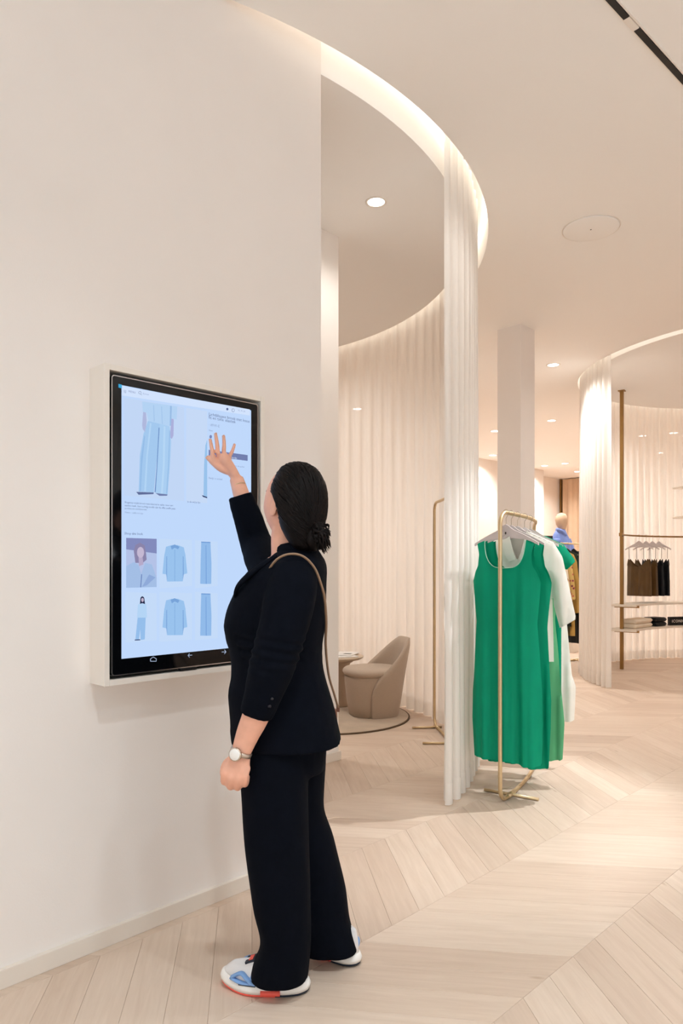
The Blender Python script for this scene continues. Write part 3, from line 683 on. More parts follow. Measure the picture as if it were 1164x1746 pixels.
def garment(name, label, cat, o, axis, front, fopen, back, bopen, T, m, folds=(5, .012), group=None, cell=.014, seed=0, hang_h=None, extra=None, skew=0):
    o = Vector(o); ax = Vector(axis).normalized(); n = Vector((ax.y, -ax.x, 0)); rnd = random.Random(seed); p1, p2 = rnd.uniform(0, 6), rnd.uniform(0, 6)
    root = thing(name, label, cat, o, group); ytop = max(p[1] for p in front); ybot = min(p[1] for p in front)
    def place(pts, sg):
        V = []
        for s, h, d in pts:
            q = (ytop - h) / (ytop - ybot); b = T * min(1, math.sqrt(d / .09)) * (.55 + .45 * min(1, q * 3))
            w = folds[1] * q * (math.sin(2 * math.pi * folds[0] * s / .45 + p1 + .6 * math.sin(3 * h + p2)) + .5 * math.sin(2 * math.pi * folds[0] * 2.3 * s / .45 + p2 + h))
            V.append(o + ax * s + n * (sg * b + w + skew * q) + Vector((0, 0, h)))
        return V
    pf, ff = panel(front, fopen, cell); pb, fb = panel(back, bopen, cell)
    mesh('front_panel', (place(pf, 1), ff), m, root, True); mesh('back_panel', (place(pb, -1), fb), m, root, True)
    def on(s, h, sg=1, d=.2, lift=.003):
        v = place([(s, h, d)], sg)[0]; return v + n * lift * sg
    return root, on
def hanger(o, axis, label, w=.2, m=None, group='hangers on the clothes rack', rail_r=.0115, drop=.0, hook=.075):
    # o: point on the rail axis
    o = Vector(o); ax = Vector(axis).normalized(); n = Vector((ax.y, -ax.x, 0)); root = thing('hanger', label, 'hanger', o, group); z0 = -hook
    up = []; lo = []
    for i in range(25):
        s = -1 + 2 * i / 24; a = abs(s); top_ = z0 - .012 - .085 * a ** 1.35 + .022 * math.exp(-(a / .16) ** 2); th = .045 * math.exp(-(a / .5) ** 2) + .013
        up.append((s * w, top_)); lo.append((s * w, top_ - th))
    pts = up + lo[::-1]
    V, Fc = extrude_poly([o + ax * s + n * .006 + Vector((0, 0, h)) for s, h in pts], -n, .012)
    k = len(pts); Fc = [f for f in Fc if len(f) == 4]
    for b in (0, k):
        for i in range(24): Fc.append((b + i, b + i + 1, b + k - 2 - i, b + k - 1 - i))
    mesh('arm', (V, Fc), m or M_hang, root)
    R = rail_r + .006; hk = [o + ax * (R * math.sin(a)) + Vector((0, 0, R * math.cos(a))) for a in [math.radians(-120 + 20 * i) for i in range(16)]]
    hk = [o + ax * (R * math.sin(a)) + Vector((0, 0, R * math.cos(a))) for a in [math.radians(-100 + 20 * i) for i in range(13)]] + [o + ax * .0 + Vector((0, 0, -R - .014)), o + Vector((0, 0, z0 + .005))]
    mesh('hook', tube(hk, .0018, 6), M_wire, root, True); return root
def rail_frame(pt, t, h):
    tg = (pt(t + .01, 0) - pt(t - .01, 0)).normalized(); return pt(t, h), Vector((tg.y, -tg.x, 0))
RH = 1.632 - .0115
# dress outlines (s across, h from the rail)
def dress(sh, neck, und, waist, hip, hemw, ln, nd, hem_l=0, hem_r=0):
    # sh strap outer, neck strap inner half width; und underarm (half width, drop)
    right = [(neck, -.155), (sh, -.172), (sh - .012, -.235), (sh - .004, -.30), (sh + .022, -.345), (und[0], und[1]), (waist[0], waist[1]), (hip[0], hip[1]), (hemw, -ln + .22), (hemw - .01, -ln + hem_r)]
    left = [(-hemw + .01, -ln + hem_l), (-hemw, -ln + .22), (-hip[0], hip[1]), (-waist[0], waist[1]), (-und[0], und[1]), (-sh - .022, -.345), (-sh + .004, -.30), (-sh + .012, -.235), (-sh, -.172), (-neck, -.155)]
    nk = [(-neck * math.copysign(abs(math.cos(a)) ** .62, math.cos(a)), -.155 - (nd - .113) * math.sin(a) ** .85) for a in [math.pi * i / 16 for i in range(1, 16)]]
    pl = right + [(.12, -ln - .012 + hem_r * .6), (0.03, -ln + .006 + (hem_l + hem_r) * .5), (-.1, -ln + hem_l * .7)] + left + nk
    nR = len(right); opens = set(range(1, 5)) | set(range(nR - 1, nR + 3)) | set(range(nR + 3 + 5, nR + 3 + 9)) | set(range(nR + 3 + 9, len(pl)))
    return pl, opens
f1, o1 = dress(.165, .118, (.20, -.385), (.178, -.62), (.206, -1.02), .208, 1.40, .27)
p0, nx = rail_frame(rp1, .10, RH); AXD = (nx * .93 + Vector((.25, .0, 0))).normalized()
if AXD.x < 0: AXD = -AXD
def gx(t): 
    p, n = rail_frame(rp1, t, RH); n = n if n.x > 0 else -n; return p, n
hg = 'hangers on the green dress rack'; gg = 'clothes on the green dress rack'
seqs = [(.105, .18), (.185, .0)]
h1p, h1a = gx(.062)
hanger(h1p, h1a, 'pale grey wooden hanger of the front green dress, with small dark mark', .188, group=hg)
b1, bo1 = f1, o1
d1, on1 = garment('dress', 'front sleeveless emerald dress with scooped neck on the rack', 'dress', h1p, h1a, f1, o1, b1, bo1, .034, M_green, (3.5, .014), gg, .013, 3)
def piping(on, pts, part_root, m, r=.0022, sg=1):
    return mesh('neck_trim', tube(catmull([on(s, h, sg, .2, .002) for s, h in pts], 4), r, 6), m, part_root, True)
M_pipe = mat('pale_trim', (176, 226, 204), .5)
piping(on1, [(-.118, -.157)] + f1[-15:] + [(.118, -.157)], d1, M_pipe)
mk = h1p + Vector((0, 0, -.115)) + Vector((h1a.y, -h1a.x, 0)) * .0065
mesh('logo_mark', box(mk, .004, .0006, .006, h1a, Vector((h1a.y, -h1a.x, 0))), M_black, [x for x in COL.objects if x.name == 'hanger'][0])
h2p, h2a = gx(.125)
hanger(h2p, h2a, 'second pale grey hanger behind the front green dress', .192, group=hg)
f2, o2 = dress(.17, .12, (.212, -.40), (.19, -.64), (.212, -1.05), .21, 1.43, .28, .0, .0)
b2, bo2 = f2, o2
garment('dress', 'second emerald dress close behind the front one', 'dress', h2p + h2a * .02, h2a, f2, o2, b2, bo2, .032, M_green, (4, .014), gg, .014, 9)
# white shirt with open collar and wide half sleeves
sh_f = [(.06, -.10), (.20, -.165), (.25, -.25), (.285, -.42), (.325, -.60), (.235, -.655), (.20, -.52), (.19, -.40), (.20, -.85), (-.20, -.85), (-.19, -.40), (-.186, -.52), (-.188, -.66), (-.216, -.61), (-.214, -.42), (-.208, -.25), (-.20, -.165), (-.06, -.10), (-.03, -.20), (0, -.27), (.03, -.20)]
sh_b = sh_f[:18] + [(0, -.115)]
h3p, h3a = gx(.21)
hanger(h3p, h3a, 'pale grey hanger inside the white shirt', .2, group=hg)
sh, ons = garment('shirt', 'white open collared shirt with wide half sleeves on the rack', 'shirt', h3p + h3a * .01, h3a, sh_f, {4, 8, 12, 17, 18, 19, 20}, sh_b, {4, 8, 12, 17, 18}, .045, M_wcloth, (4, .01), gg, .014, 4)
for s in (-1, 1):
    pts = [(s * .055, -.095), (s * .085, -.13), (s * .075, -.235), (s * .045, -.275), (s * .012, -.265), (s * .03, -.19)]
    q = [ons(a, b, 1, .2, .006) for a, b in pts]; nn = Vector((h3a.y, -h3a.x, 0)); mesh('collar', extrude_poly(q, nn, .004), M_wcloth, sh)
h4p, h4a = gx(.33)
hanger(h4p, h4a, 'white hanger of the pale green dress', .2, group=hg)
f4, o4 = dress(.17, .1, (.2, -.40), (.18, -.62), (.215, -1.0), .235, 1.45, .22)
garment('dress', 'pale green crinkled dress between shirt and cap sleeve dress', 'dress', h4p, h4a, f4, o4, f4, o4, .04, M_green2, (7, .012), gg, .016, 6)
h5p, h5a = gx(.46)
hanger(h5p, h5a, 'white hanger of the emerald cap sleeve top', .2, group=hg)
cap = [(.09, -.11), (.20, -.165), (.275, -.27), (.215, -.33), (.19, -.30), (.19, -1.25), (-.19, -1.25), (-.19, -.30), (-.215, -.33), (-.275, -.27), (-.20, -.165), (-.09, -.11), (0, -.17)]
garment('dress', 'emerald cap sleeve dress in the middle of the rack', 'dress', h5p, h5a, cap, {2, 5, 8, 11, 12}, cap, {2, 5, 8, 11, 12}, .04, M_green, (5, .012), gg, .016, 7)
h6p, h6a = gx(.62)
hanger(h6p, h6a, 'farthest white hanger on the green dress rack', .2, group=hg)
f6, o6 = dress(.18, .1, (.21, -.40), (.2, -.62), (.235, -1.0), .26, 1.3, .2)
garment('dress', 'long white dress farthest back on the green dress rack', 'dress', h6p, h6a, f6, o6, f6, o6, .04, M_wcloth, (6, .012), gg, .016, 8)
# ------------------------------------------------------------------ the person at the screen
person = thing('person', 'person in navy trouser suit and colourful sneakers reaching up to the touch screen', 'person', (-.13, 2.25, 0))
HC = P(496, 859, 2.26)                                # head centre
HF = Vector((-.72, .66, .16)).normalized(); HL = Vector((0, 0, 1)).cross(HF).normalized(); HU = HF.cross(HL).normalized()
def head():
    n, rws = 56, 40; rings = []
    for i in range(1, rws):
        th = math.pi * i / rws; du = math.cos(th); r = math.sin(th); ring = []
        for k in range(n):
            a = 2 * math.pi * k / n; df, ds = r * math.cos(a), r * math.sin(a)
            f, s, u = df * .098, ds * .075, du * .122
            if du < 0: s *= 1 - .38 * (-du) ** 1.5; f = f * (1 - .18 * (-du) ** 2) + .012 * (-du)
            if df < 0 and du < -.25: f *= 1 - .55 * min(1, (-du - .25) * 1.6)
            g = lambda fa, sa, ua, w: math.exp(-(((ds - sa) / w) ** 2 + ((du - ua) / w) ** 2)) * (1 if df > 0 else 0)
            f += .021 * g(0, 0, -.20, .13) + .010 * g(0, 0, .0, .10) + .006 * g(0, 0, -.52, .16) + .010 * g(0, 0, -.86, .2) + .004 * g(0, 0, .25, .3)
            for q in (-1, 1): f -= .010 * g(0, q * .40, .06, .16); f += .004 * g(0, q * .5, -.2, .2)
            ring.append(HC + HF * f + HL * s + HU * u)
        rings.append(ring)
    return loft(rings, True)
def ear(sg):
    c = HC + HL * (.071 * sg) + HU * -.012 + HF * -.002; V, Fc = [], []
    rings = []
    for i in range(9):
        t = math.pi * i / 8; x = math.cos(t)
        rings.append([c + HU * (.031 * x - .002) + HF * (-.004 * x + (.005 + .015 * math.sin(t)) * math.cos(a) - .006 * math.sin(t)) + HL * sg * (.004 + (.004 + .004 * math.sin(t)) * math.sin(a) + .008 * math.sin(t) * max(0, -math.cos(a))) for a in [2 * math.pi * k / 12 for k in range(12)]])
    return loft(rings, True)
LW = P(411, 1282, 2.05)
parts = [head(), ear(1), ear(-1)]
parts.append(stube([P(494, 962, 2.27), P(490, 938, 2.265), P(489, 915, 2.265), P(493, 885, 2.27)], [.062, .053, .051, .05], 4, 18))
# trunk and legs under the clothes
parts.append(rings_px([(950, 458, 530, 2.27, .12), (1000, 430, 535, 2.27, .15), (1080, 408, 530, 2.26, .14), (1150, 415, 530, 2.26, .13), (1240, 418, 540, 2.26, .15), (1310, 425, 540, 2.26, .15)], 24))
parts.append(stube([P(475, 1290, 2.19), P(472, 1450, 2.18), P(482, 1560, 2.19), P(492, 1660, 2.19)], [.08, .062, .05, .036], 5, 16))
parts.append(stube([P(495, 1290, 2.33), P(512, 1420, 2.34), P(545, 1530, 2.35), P(570, 1615, 2.345)], [.08, .062, .05, .036], 5, 16))
# left arm hanging, relaxed closed hand
parts.append(stube([P(497, 995, 2.12), P(478, 1080, 2.06), P(458, 1150, 2.045), P(438, 1215, 2.045), P(423, 1250, 2.05), LW], [.05, .046, .043, .0405, .035, .0285], 6, 18, .92))
def chain(pts, rads): return stube(pts, rads, 5, 12)
LD = 2.05
parts.append(stube([LW, P(407, 1297, LD), P(403, 1313, LD), P(400, 1326, LD)], [.0285, .034, .039, .036], 5, 16, .62))
for kx, ky, dz, L_ in ((383, 1318, -.010, 1.0), (393, 1325, -.013, 1.1), (405, 1327, -.013, 1.04), (417, 1323, -.008, .9)):
    parts.append(chain([P(kx + 5, ky - 16, LD + dz * .4), P(kx, ky, LD + dz), P(kx - 1, ky + 14 * L_, LD + .006), P(kx + 2, ky + 13 * L_, LD + .033), P(kx + 5, ky - 2, LD + .042)], [.0105, .0118, .0108, .0098, .0085]))
parts.append(chain([P(400, 1292, LD + .012), P(386, 1302, LD + .01), P(381, 1318, LD + .014), P(385, 1332, LD + .024)], [.013, .0125, .0115, .0095]))
# right arm raised, open hand against the screen
RW = S(403, 816, .055)
RE = P(437, 928, 2.585)
parts.append(stube([P(466, 985, 2.42), P(452, 962, 2.50), RE, (RE + RW) / 2 + Vector((0, 0, .0)), RW], [.05, .046, .043, .036, .027], 6, 18, .9))
parts.append(stube([RW, S(393, 800, .045), S(383, 787, .036), S(378, 776, .028)], [.027, .031, .036, .031], 5, 16, .68))
for kn, mid, tip, r in (((365, 783), (361, 765), (358, 748), .0078), ((373, 777), (370, 757), (367, 738), .008), ((382, 775), (382, 758), (381, 742), .0078), ((391, 780), (396, 769), (400, 757), .007)):
    base = S(390 + (kn[0] - 379) * .35, 796, .040)
    parts.append(chain([base, S(*kn, .030), S(*mid, .023), S(*tip, .0105)], [r * 1.15, r * 1.15, r, r * .82]))
parts.append(chain([S(391, 805, .046), S(376, 799, .036), S(363, 789, .024), S(352, 778, .0105)], [.0135, .013, .0105, .0085]))
bv, bf = union(cat_(*parts), .0038, 2)
mesh('body', (bv, bf), M_skin, person, True)
from mathutils.bvhtree import BVHTree
hb = BVHTree.FromPolygons([Vector(p) for p in bv], bf)
def hsurf(sd, up_, lift=.0):
    h_ = hb.ray_cast(HC + HF * .3 + HL * sd + HU * up_, -HF)[0]; return (h_ if h_ is not None else HC + HF * .08 + HL * sd + HU * up_) + HF * lift
eyeM = mat('eye_white', (225, 220, 216), .3)
for q in (-1, 1):
    ec = hsurf(q * .031, .008, -.0075)
    e_ = mesh('eye', revolve(ec, [(.0002, -.011), (.007, -.0085), (.011, 0), (.007, .0085), (.0002, .011)], 16), eyeM, person, True)
    mesh('eyebrow', tube(catmull([hsurf(q * .014, .030), hsurf(q * .03, .036), hsurf(q * .048, .030)], 4), .0016, 6), M_hair, person, True)
mesh('lips', tube(catmull([hsurf(.022, -.066), hsurf(.008, -.063), hsurf(0, -.0645), hsurf(-.008, -.063), hsurf(-.022, -.066)], 4), .0032, 8, flat=1.4), mat('lip', (190, 110, 104), .45), person, True)
# hair gathered low at the nape
hv, hf = rings_px([(788, 503, 508, 2.24, .006), (791, 492, 521, 2.24, .03), (797, 481, 534, 2.24, .055), (806, 473, 543, 2.24, .072), (820, 466, 551, 2.237, .086), (838, 462, 556, 2.235, .094), (858, 463, 557, 2.232, .095), (876, 470, 556, 2.226, .088), (893, 476, 552, 2.218, .076), (908, 482, 546, 2.208, .06), (922, 490, 541, 2.2, .046), (934, 500, 538, 2.196, .034), (940, 512, 530, 2.195, .012)], 64, 2.15, 5)
for i, p in enumerate(hv):
    p = Vector(p); ln = math.atan2((p - HC).dot(HL), (p - HC).dot(HU)); d = (p - HC).normalized(); hv[i] = p + d * (.0022 * noise.noise(Vector((ln * 14, (p - HC).dot(HF) * 9, 1))) + .0012 * noise.noise(Vector((ln * 40, p.z * 6, 4))))
def face_cut(c):
    fw, up_, sd = c.dot(HF), c.dot(HU), c.dot(HL); lim = .012 + max(0, up_ - .012) * .95
    if abs(sd) > .03 and up_ < .03: lim = -.033 + max(0, up_) * .9
    return up_ < .1 and fw > lim
keep = []
for f in hf:
    if face_cut(sum((hv[i] for i in f), Vector()) / len(f) - HC): continue
    keep.append(f)
hair = mesh('hair', (hv, keep), M_hair, person, True)
from mathutils.bvhtree import BVHTree
bvh = BVHTree.FromPolygons([Vector(p) for p in hv], hf); pt_rng = random.Random(5); ST = []
pe = (P(535, 908, 2.17) - HC).normalized()
for i in range(230):
    a = pt_rng.uniform(-1.75, 1.75); up_ = math.cos(a); sd = math.sin(a)
    if up_ < .12: d0 = (HL * sd * 1.0 + HU * (up_ + .12) * .5 + HF * pt_rng.uniform(-.3, -.05)).normalized()
    else: d0 = (HL * sd * .8 + HU * up_ + HF * pt_rng.uniform(-.35, .55)).normalized()
    e0 = (pe + Vector((pt_rng.uniform(-.22, .16), 0, pt_rng.uniform(-.2, .3)))).normalized(); pts = []
    for k in range(11):
        d = d0.slerp(e0, k / 10); h_ = bvh.ray_cast(HC, d)[0]
        if h_ is not None and not face_cut(h_ - HC - HF * .006): pts.append(h_ + d * (.0002 + .0012 * math.sin(math.pi * k / 10)))
    if len(pts) > 5: ST.append(tube(pts, [.0008 + .0024 * math.sin(math.pi * k / (len(pts) - 1)) for k in range(len(pts))], 5))
mesh('strands', cat_(*ST), M_hair, hair, True)
ST = []
for i in range(110):
    a = pt_rng.uniform(0, 2 * math.pi); rr = pt_rng.uniform(.1, 1) ** .5
    s0 = P(532 + 6 * math.cos(a) * rr, 905 + 13 * math.sin(a) * rr, 2.175 + .02 * math.cos(a * 2) * rr)
    e0 = P(551 + pt_rng.uniform(-13, 13), 922 + pt_rng.uniform(-22, 24), 2.165 + pt_rng.uniform(-.03, .02))
    m0 = (s0 + e0) / 2 + Vector((pt_rng.uniform(-.004, .02), -.016 + pt_rng.uniform(-.008, .008), pt_rng.uniform(-.008, .02)))
    ST.append(stube([s0 + Vector((-.02, .015, .005)), s0, m0, e0], [.0055, .006, .0048, .0006], 4, 6))
mesh('ponytail', cat_(*ST, rings_px([(896, 520, 544, 2.19, .02), (906, 520, 546, 2.178, .028), (920, 520, 545, 2.172, .028), (932, 524, 542, 2.172, .02), (940, 530, 539, 2.175, .008)], 20)), M_hair, hair, True)
ST = []
for i in range(26):
    x = pt_rng.uniform(-16, 22); s0 = P(508 + x, 799 + abs(x) * .12, 2.2); e0 = s0 + Vector((pt_rng.uniform(-.004, .03), pt_rng.uniform(-.02, .02), pt_rng.uniform(-.004, .006)))
    m0 = (s0 + e0) / 2 + Vector((0, 0, pt_rng.uniform(.002, .008))); ST.append(stube([s0, m0, e0], [.0009, .0007, .0003], 3, 4))
mesh('stray_strands', cat_(*ST), M_hair, hair, True)
# jacket
def wr_j(p):
    w = .0022 * noise.noise(Vector((p.x * 9, p.y * 9, p.z * 16))) + .0010 * noise.noise(Vector((p.x * 30, p.y * 30, p.z * 50)))
    if p.y < 2.13 and 1.0 < p.z < 1.14: w += .0035 * math.sin(p.z * 210 + 4 * p.x * 10) * (1 - abs(p.z - 1.07) / .07)
    return w
jt = rings_px([(928, 482, 537, 2.26, .056), (942, 470, 546, 2.262, .085), (955, 452, 554, 2.265, .14), (972, 430, 557, 2.268, .178), (1000, 407, 556, 2.27, .188), (1030, 392, 556, 2.265, .182), (1062, 383, 555, 2.26, .172), (1090, 387, 551, 2.26, .162), (1120, 395, 549, 2.26, .155), (1150, 395, 553, 2.26, .158), (1180, 391, 562, 2.26, .168), (1210, 393, 570, 2.26, .18), (1240, 395, 577, 2.26, .188), (1262, 397, 582, 2.26, .193)], 44)
jl = stube([P(500, 982, 2.15), P(496, 1010, 2.105), P(484, 1065, 2.065), P(470, 1115, 2.05), P(459, 1150, 2.045), P(448, 1185, 2.045), P(436, 1220, 2.047)], [.07, .078, .073, .068, .0645, .056, .0475], 6, 22)
jr = stube([P(470, 990, 2.40), P(455, 965, 2.48), RE, (RE + P(409, 843, 2.56)) / 2, P(409, 844, 2.56)], [.08, .07, .060, .053, .044], 6, 22)
jv, jf = union(cat_(jt, jl, jr), .006, 5, wr_j)
jk = mesh('jacket', (jv, jf), M_navy, person, True)
def jpart(nm, pts, th=.006): return sub(nm, extrude_poly(pts, (-.2, -1, 0), th), M_navy, jk)
# standing collar band and folded lapel at the front edge
cb = []
for i in range(25):
    a = math.radians(20 + 320 * i / 24); c = P(509, 936, 2.262); cb.append(c + Vector((-.064 * math.cos(a) , .07 * math.sin(a), -.012 * math.cos(a) + .004)))
sub('collar', tube(cb, .0125, 10, flat=1.6), M_navy, jk, True)
sub('lapel', stube([P(470, 948, 2.16), P(440, 968, 2.14), P(412, 992, 2.135), P(402, 1008, 2.15), P(404, 1018, 2.16), P(425, 1012, 2.13), P(452, 985, 2.12)], [.012, .02, .018, .013, .01, .012, .01], 5, 12, .45), M_navy, jk, True)
sub('lapel', stube([P(468, 950, 2.33), P(440, 965, 2.36), P(415, 990, 2.37), P(402, 1012, 2.36)], [.012, .018, .016, .008], 5, 12, .45), M_navy, jk, True)
for py, px in ((1178, 466), (1191, 463), (1204, 459)): sub('cuff_button', revolve(P(px, py, 2.0), [(.004, -.004), (.006, 0), (.004, .004)], 12), mat('navy_button', (24, 24, 34), .3), jk, True)
# wide trousers
def wr_t(p): return .0028 * noise.noise(Vector((p.x * 12, p.y * 8, p.z * 3))) + .0014 * noise.noise(Vector((p.x * 26, p.y * 20, p.z * 8)))
tp = rings_px([(1195, 410, 545, 2.26, .14), (1240, 405, 556, 2.26, .155), (1285, 406, 557, 2.26, .158), (1310, 410, 553, 2.26, .14)], 32)
tl = rings_px([(1255, 406, 528, 2.19, .1), (1300, 409, 527, 2.18, .106), (1345, 412, 526, 2.175, .104), (1400, 415, 526, 2.17, .1), (1450, 419, 527, 2.17, .098), (1500, 425, 528, 2.172, .098), (1550, 433, 529, 2.176, .098), (1590, 443, 530, 2.18, .098), (1620, 440, 529, 2.182, .098), (1642, 430, 527, 2.184, .096), (1662, 426, 525, 2.186, .092)], 36, 2.4)
tr = rings_px([(1255, 430, 557, 2.32, .1), (1300, 438, 556, 2.325, .1), (1340, 444, 553, 2.33, .1), (1382, 450, 553, 2.335, .098), (1430, 462, 569, 2.34, .096), (1480, 476, 581, 2.345, .095), (1520, 486, 590, 2.348, .095), (1570, 498, 597, 2.35, .095), (1600, 507, 606, 2.352, .092), (1616, 512, 611, 2.352, .088)], 36, 2.4)
tv, tf = union(cat_(tp, tl, tr), .007, 3, wr_t)
mesh('trousers', (tv, tf), M_navy, person, True)
# sneakers
M_sw = mat('sneaker_white', (226, 224, 224), .5, var=.02); M_sb = mat('sneaker_blue', (128, 168, 220), .6); M_sc = mat('sneaker_coral', (246, 98, 84), .5); M_sd = mat('sneaker_dark', (24, 34, 50), .6)
M_mid = mat('sneaker_midsole', (240, 238, 234), .45)
def sneaker(heel, toe, label):
    heel, toe = Vector(heel), Vector(toe); d = (toe - heel); L = d.length; d.normalize(); n = Vector((d.y, -d.x, 0))     # n: outer (camera) side
    def w(t): return .036 + .012 * math.sin(min(1, t * 1.15) * math.pi) + .010 * math.exp(-((t - .68) / .2) ** 2) if 0 <= t <= 1 else .03
    def outline(z, grow, n_=28):
        o = []
        for k in range(n_ * 2):
            a = 2 * math.pi * k / (n_ * 2); c, s = sup(a, 2.6); t = .5 + .5 * c; wd = (w(t) + grow) * s
            o.append(heel + d * (L * t + grow * c) + n * wd + Vector((0, 0, z + .014 * max(0, (t - .78) / .22) ** 2 + .004 * max(0, (.1 - t) / .1))))
        return o
    def topz(t): return .052 + .05 * max(0, min(1, (.72 - t) / .32)) + .012 * math.sin(max(0, min(1, (t - .55) / .45)) * math.pi)
    root = mesh('shoe', loft([outline(.010, .006), outline(.022, .009), outline(.034, .005), outline(.038, .0)]), M_mid, person, True)
    root['label'] = label
    ov, of_ = loft([outline(.0005, .0), outline(.003, .004), outline(.011, .006)])
    om = [1 if (sum((Vector(ov[i]) for i in q), Vector()) / len(q) - heel).dot(d) < L * .36 else 0 for q in of_]
    sub('outsole', (ov, of_, om), [M_sc, M_sd], root, True)
    rings = []
    for q, k in ((0, 1.0), (.35, .98), (.6, .9), (.8, .74), (.93, .5), (1, .2)):
        rg = []
        for i in range(48):
            a = 2 * math.pi * i / 48; c, s = sup(a, 2.5); t = .5 + .5 * c * (1 - (.26 * q ** 1.6 if c > 0 else .06 * q)); wd = (w(t) - .001) * s * (k if t < .95 else k)
            rg.append(heel + d * (L * t) + n * wd + Vector((0, 0, .034 + (topz(t) - .02) * q * 1.05 + .012 * max(0, (t - .78) / .22) ** 2)))
        rings.append(rg)
    sub('upper', loft(rings), M_sw, root, True)
    def on(t, q, sg=1, lift=.0015):
        kk = [(0, 1.0), (.35, .98), (.6, .9), (.8, .74), (.93, .5), (1, .2)]; k = .2
        for (a, x), (b, y) in zip(kk, kk[1:]):
            if a <= q <= b: k = x + (y - x) * (q - a) / (b - a)
        return heel + d * (L * t) + n * sg * ((w(t)) * k * (1 - max(0, (t - .62) / .38) ** 3 * .45) + lift) + Vector((0, 0, .034 + (topz(t) - .02) * q * 1.05 + .004 * q))
    for sg in (1, -1):
        sub('side_overlay', tube(catmull([on(.86, .25, sg), on(.74, .62, sg), on(.66, .35, sg), on(.58, .12, sg), on(.45, .22, sg), on(.34, .3, sg)], 5), .009, 8, flat=.6), M_sb, root, True)
        sub('side_overlay', tube(catmull([on(.87, .2, sg), on(.74, .10, sg), on(.58, .10, sg)], 5), .008, 8, flat=.6), M_sb, root, True)
        sub('side_overlay', tube(catmull([on(.62, .3, sg), on(.58, .7, sg), on(.56, .95, sg)], 5), .006, 8, flat=.6), M_sb, root, True)
        sub('dark_inset', tube(catmull([on(.76, .0, sg), on(.66, .04, sg), on(.56, .02, sg)], 4), .006, 8, flat=.6), M_sd, root, True)
        sub('coral_block', tube([heel + d * L * t + n * sg * (w(t) + .006) + Vector((0, 0, .017)) for t in (.28, .36, .44, .5)], .0085, 8), M_sc, root, True)
    sub('heel_panel', tube(catmull([on(.22, .2, 1, -.002), on(.10, .35, 1, -.007), heel + d * .010 + Vector((0, 0, .056)), on(.10, .35, -1, -.007), on(.22, .2, -1, -.002)], 5), .0055, 8, flat=1.8), M_sb, root, True)
    tg = heel + d * (L * .66) + Vector((0, 0, topz(.66) + .016))
    sub('tongue_tab', box(tg, .018, .02, .004, d + Vector((0, 0, -.35)), n, .002), M_sd, root)
    sub('tongue_stripe', box(tg + Vector((0, 0, .0045)), .007, .014, .0012, d + Vector((0, 0, -.35)), n), M_sc, root)
    return root
sneaker((-.105, 2.185, 0), (-.372, 2.225, 0), 'near sneaker, white and blue with coral sole'); sneaker((.052, 2.322, 0), (-.13, 2.50, 0), 'rear sneaker, white midsole and blue heel')
# watch and bracelet
wd = (P(401, 1300, LD) - P(420, 1258, LD)).normalized(); wc = LW
def wring(c, axis, ra, rb, w_, n=28):
    axis = Vector(axis).normalized(); s = Vector((0, 1, 0)); s = (s - axis * s.dot(axis)).normalized(); q = axis.cross(s)
    return [[c + q * ra * math.cos(a) + s * rb * math.sin(a) + axis * h for a in [2 * math.pi * k / n for k in range(n)]] for h in (-w_, w_)]
r_in = wring(wc, wd, .0295, .0275, .006); r_out = wring(wc, wd, .0325, .0305, .006)
wt = mesh('watch', loft([r_in[0], r_out[0], r_out[1], r_in[1], r_in[0]], False), mat('watch_band', (206, 190, 176), .3, .8), person, True); wt['label'] = 'wrist watch with pale round dial'
fc = wc + Vector((-.012, -.0315, .001)); fn = Vector((-.38, -1, .05)).normalized(); fx = fn.cross(Vector((0, 0, 1))).normalized(); fy = fx.cross(fn)
def disc(c, r, h0, h1, n=28): return loft([[c + fx * r_ * math.cos(a) + fy * r_ * math.sin(a) + fn * h for a in [2 * math.pi * k / n for k in range(n)]] for r_, h in ((r, h0), (r, h1), (r * .9, h1 + .001))])
sub('watch_case', disc(fc, .0195, -.003, .004), mat('watch_case', (214, 200, 184), .25, .9), wt, True)
sub('watch_dial', disc(fc, .0165, .004, .0056), mat('watch_dial', (240, 238, 234), .25), wt, True)
bw = RW.lerp(RE, .12); br = wring(bw, RE - RW, .0275, .0265, .0012); br2 = wring(bw, RE - RW, .0285, .0275, .0012)
mesh('bracelet', loft([br[0], br2[0], br2[1], br[1], br[0]], False), M_gold, person, True)
# shoulder bag: thin strap over the near shoulder, bag at the far hip
bag = thing('shoulder_bag', 'brown shoulder bag on a thin tan strap behind the person in navy', 'bag', P(530, 1272, 2.52))
M_strap = mat('tan_strap', (150, 122, 98), .5); M_bag = mat('bag_leather', (120, 78, 62), .5, var=.05)
mesh('strap', stube([P(452, 985, 2.16), P(463, 964, 2.10), P(476, 951, 2.085), P(492, 945, 2.085), P(510, 946, 2.09), P(525, 955, 2.10), P(538, 972, 2.115), P(547, 996, 2.13), P(553, 1020, 2.15), P(556, 1060, 2.2), P(555, 1100, 2.28), P(560, 1150, 2.40), P(570, 1185, 2.47), P(576, 1206, 2.5)], [.0045] * 14, 5, 8, .6), M_strap, bag, True)
bc = P(530, 1240, 2.52)
mesh('bag_body', box(bc, .092, .03, .065, (1, 0, 0), (0, 1, 0), .018), M_bag, bag, True)
mesh('flap', box(bc + Vector((0, -.006, .028)), .094, .03, .04, (1, 0, 0), (0, 1, 0), .016), M_bag, bag, True)
mesh('strap_tab', box(P(576, 1208, 2.505), .006, .004, .012, (1, 0, 0), (0, 1, 0), .002), M_bag, bag)
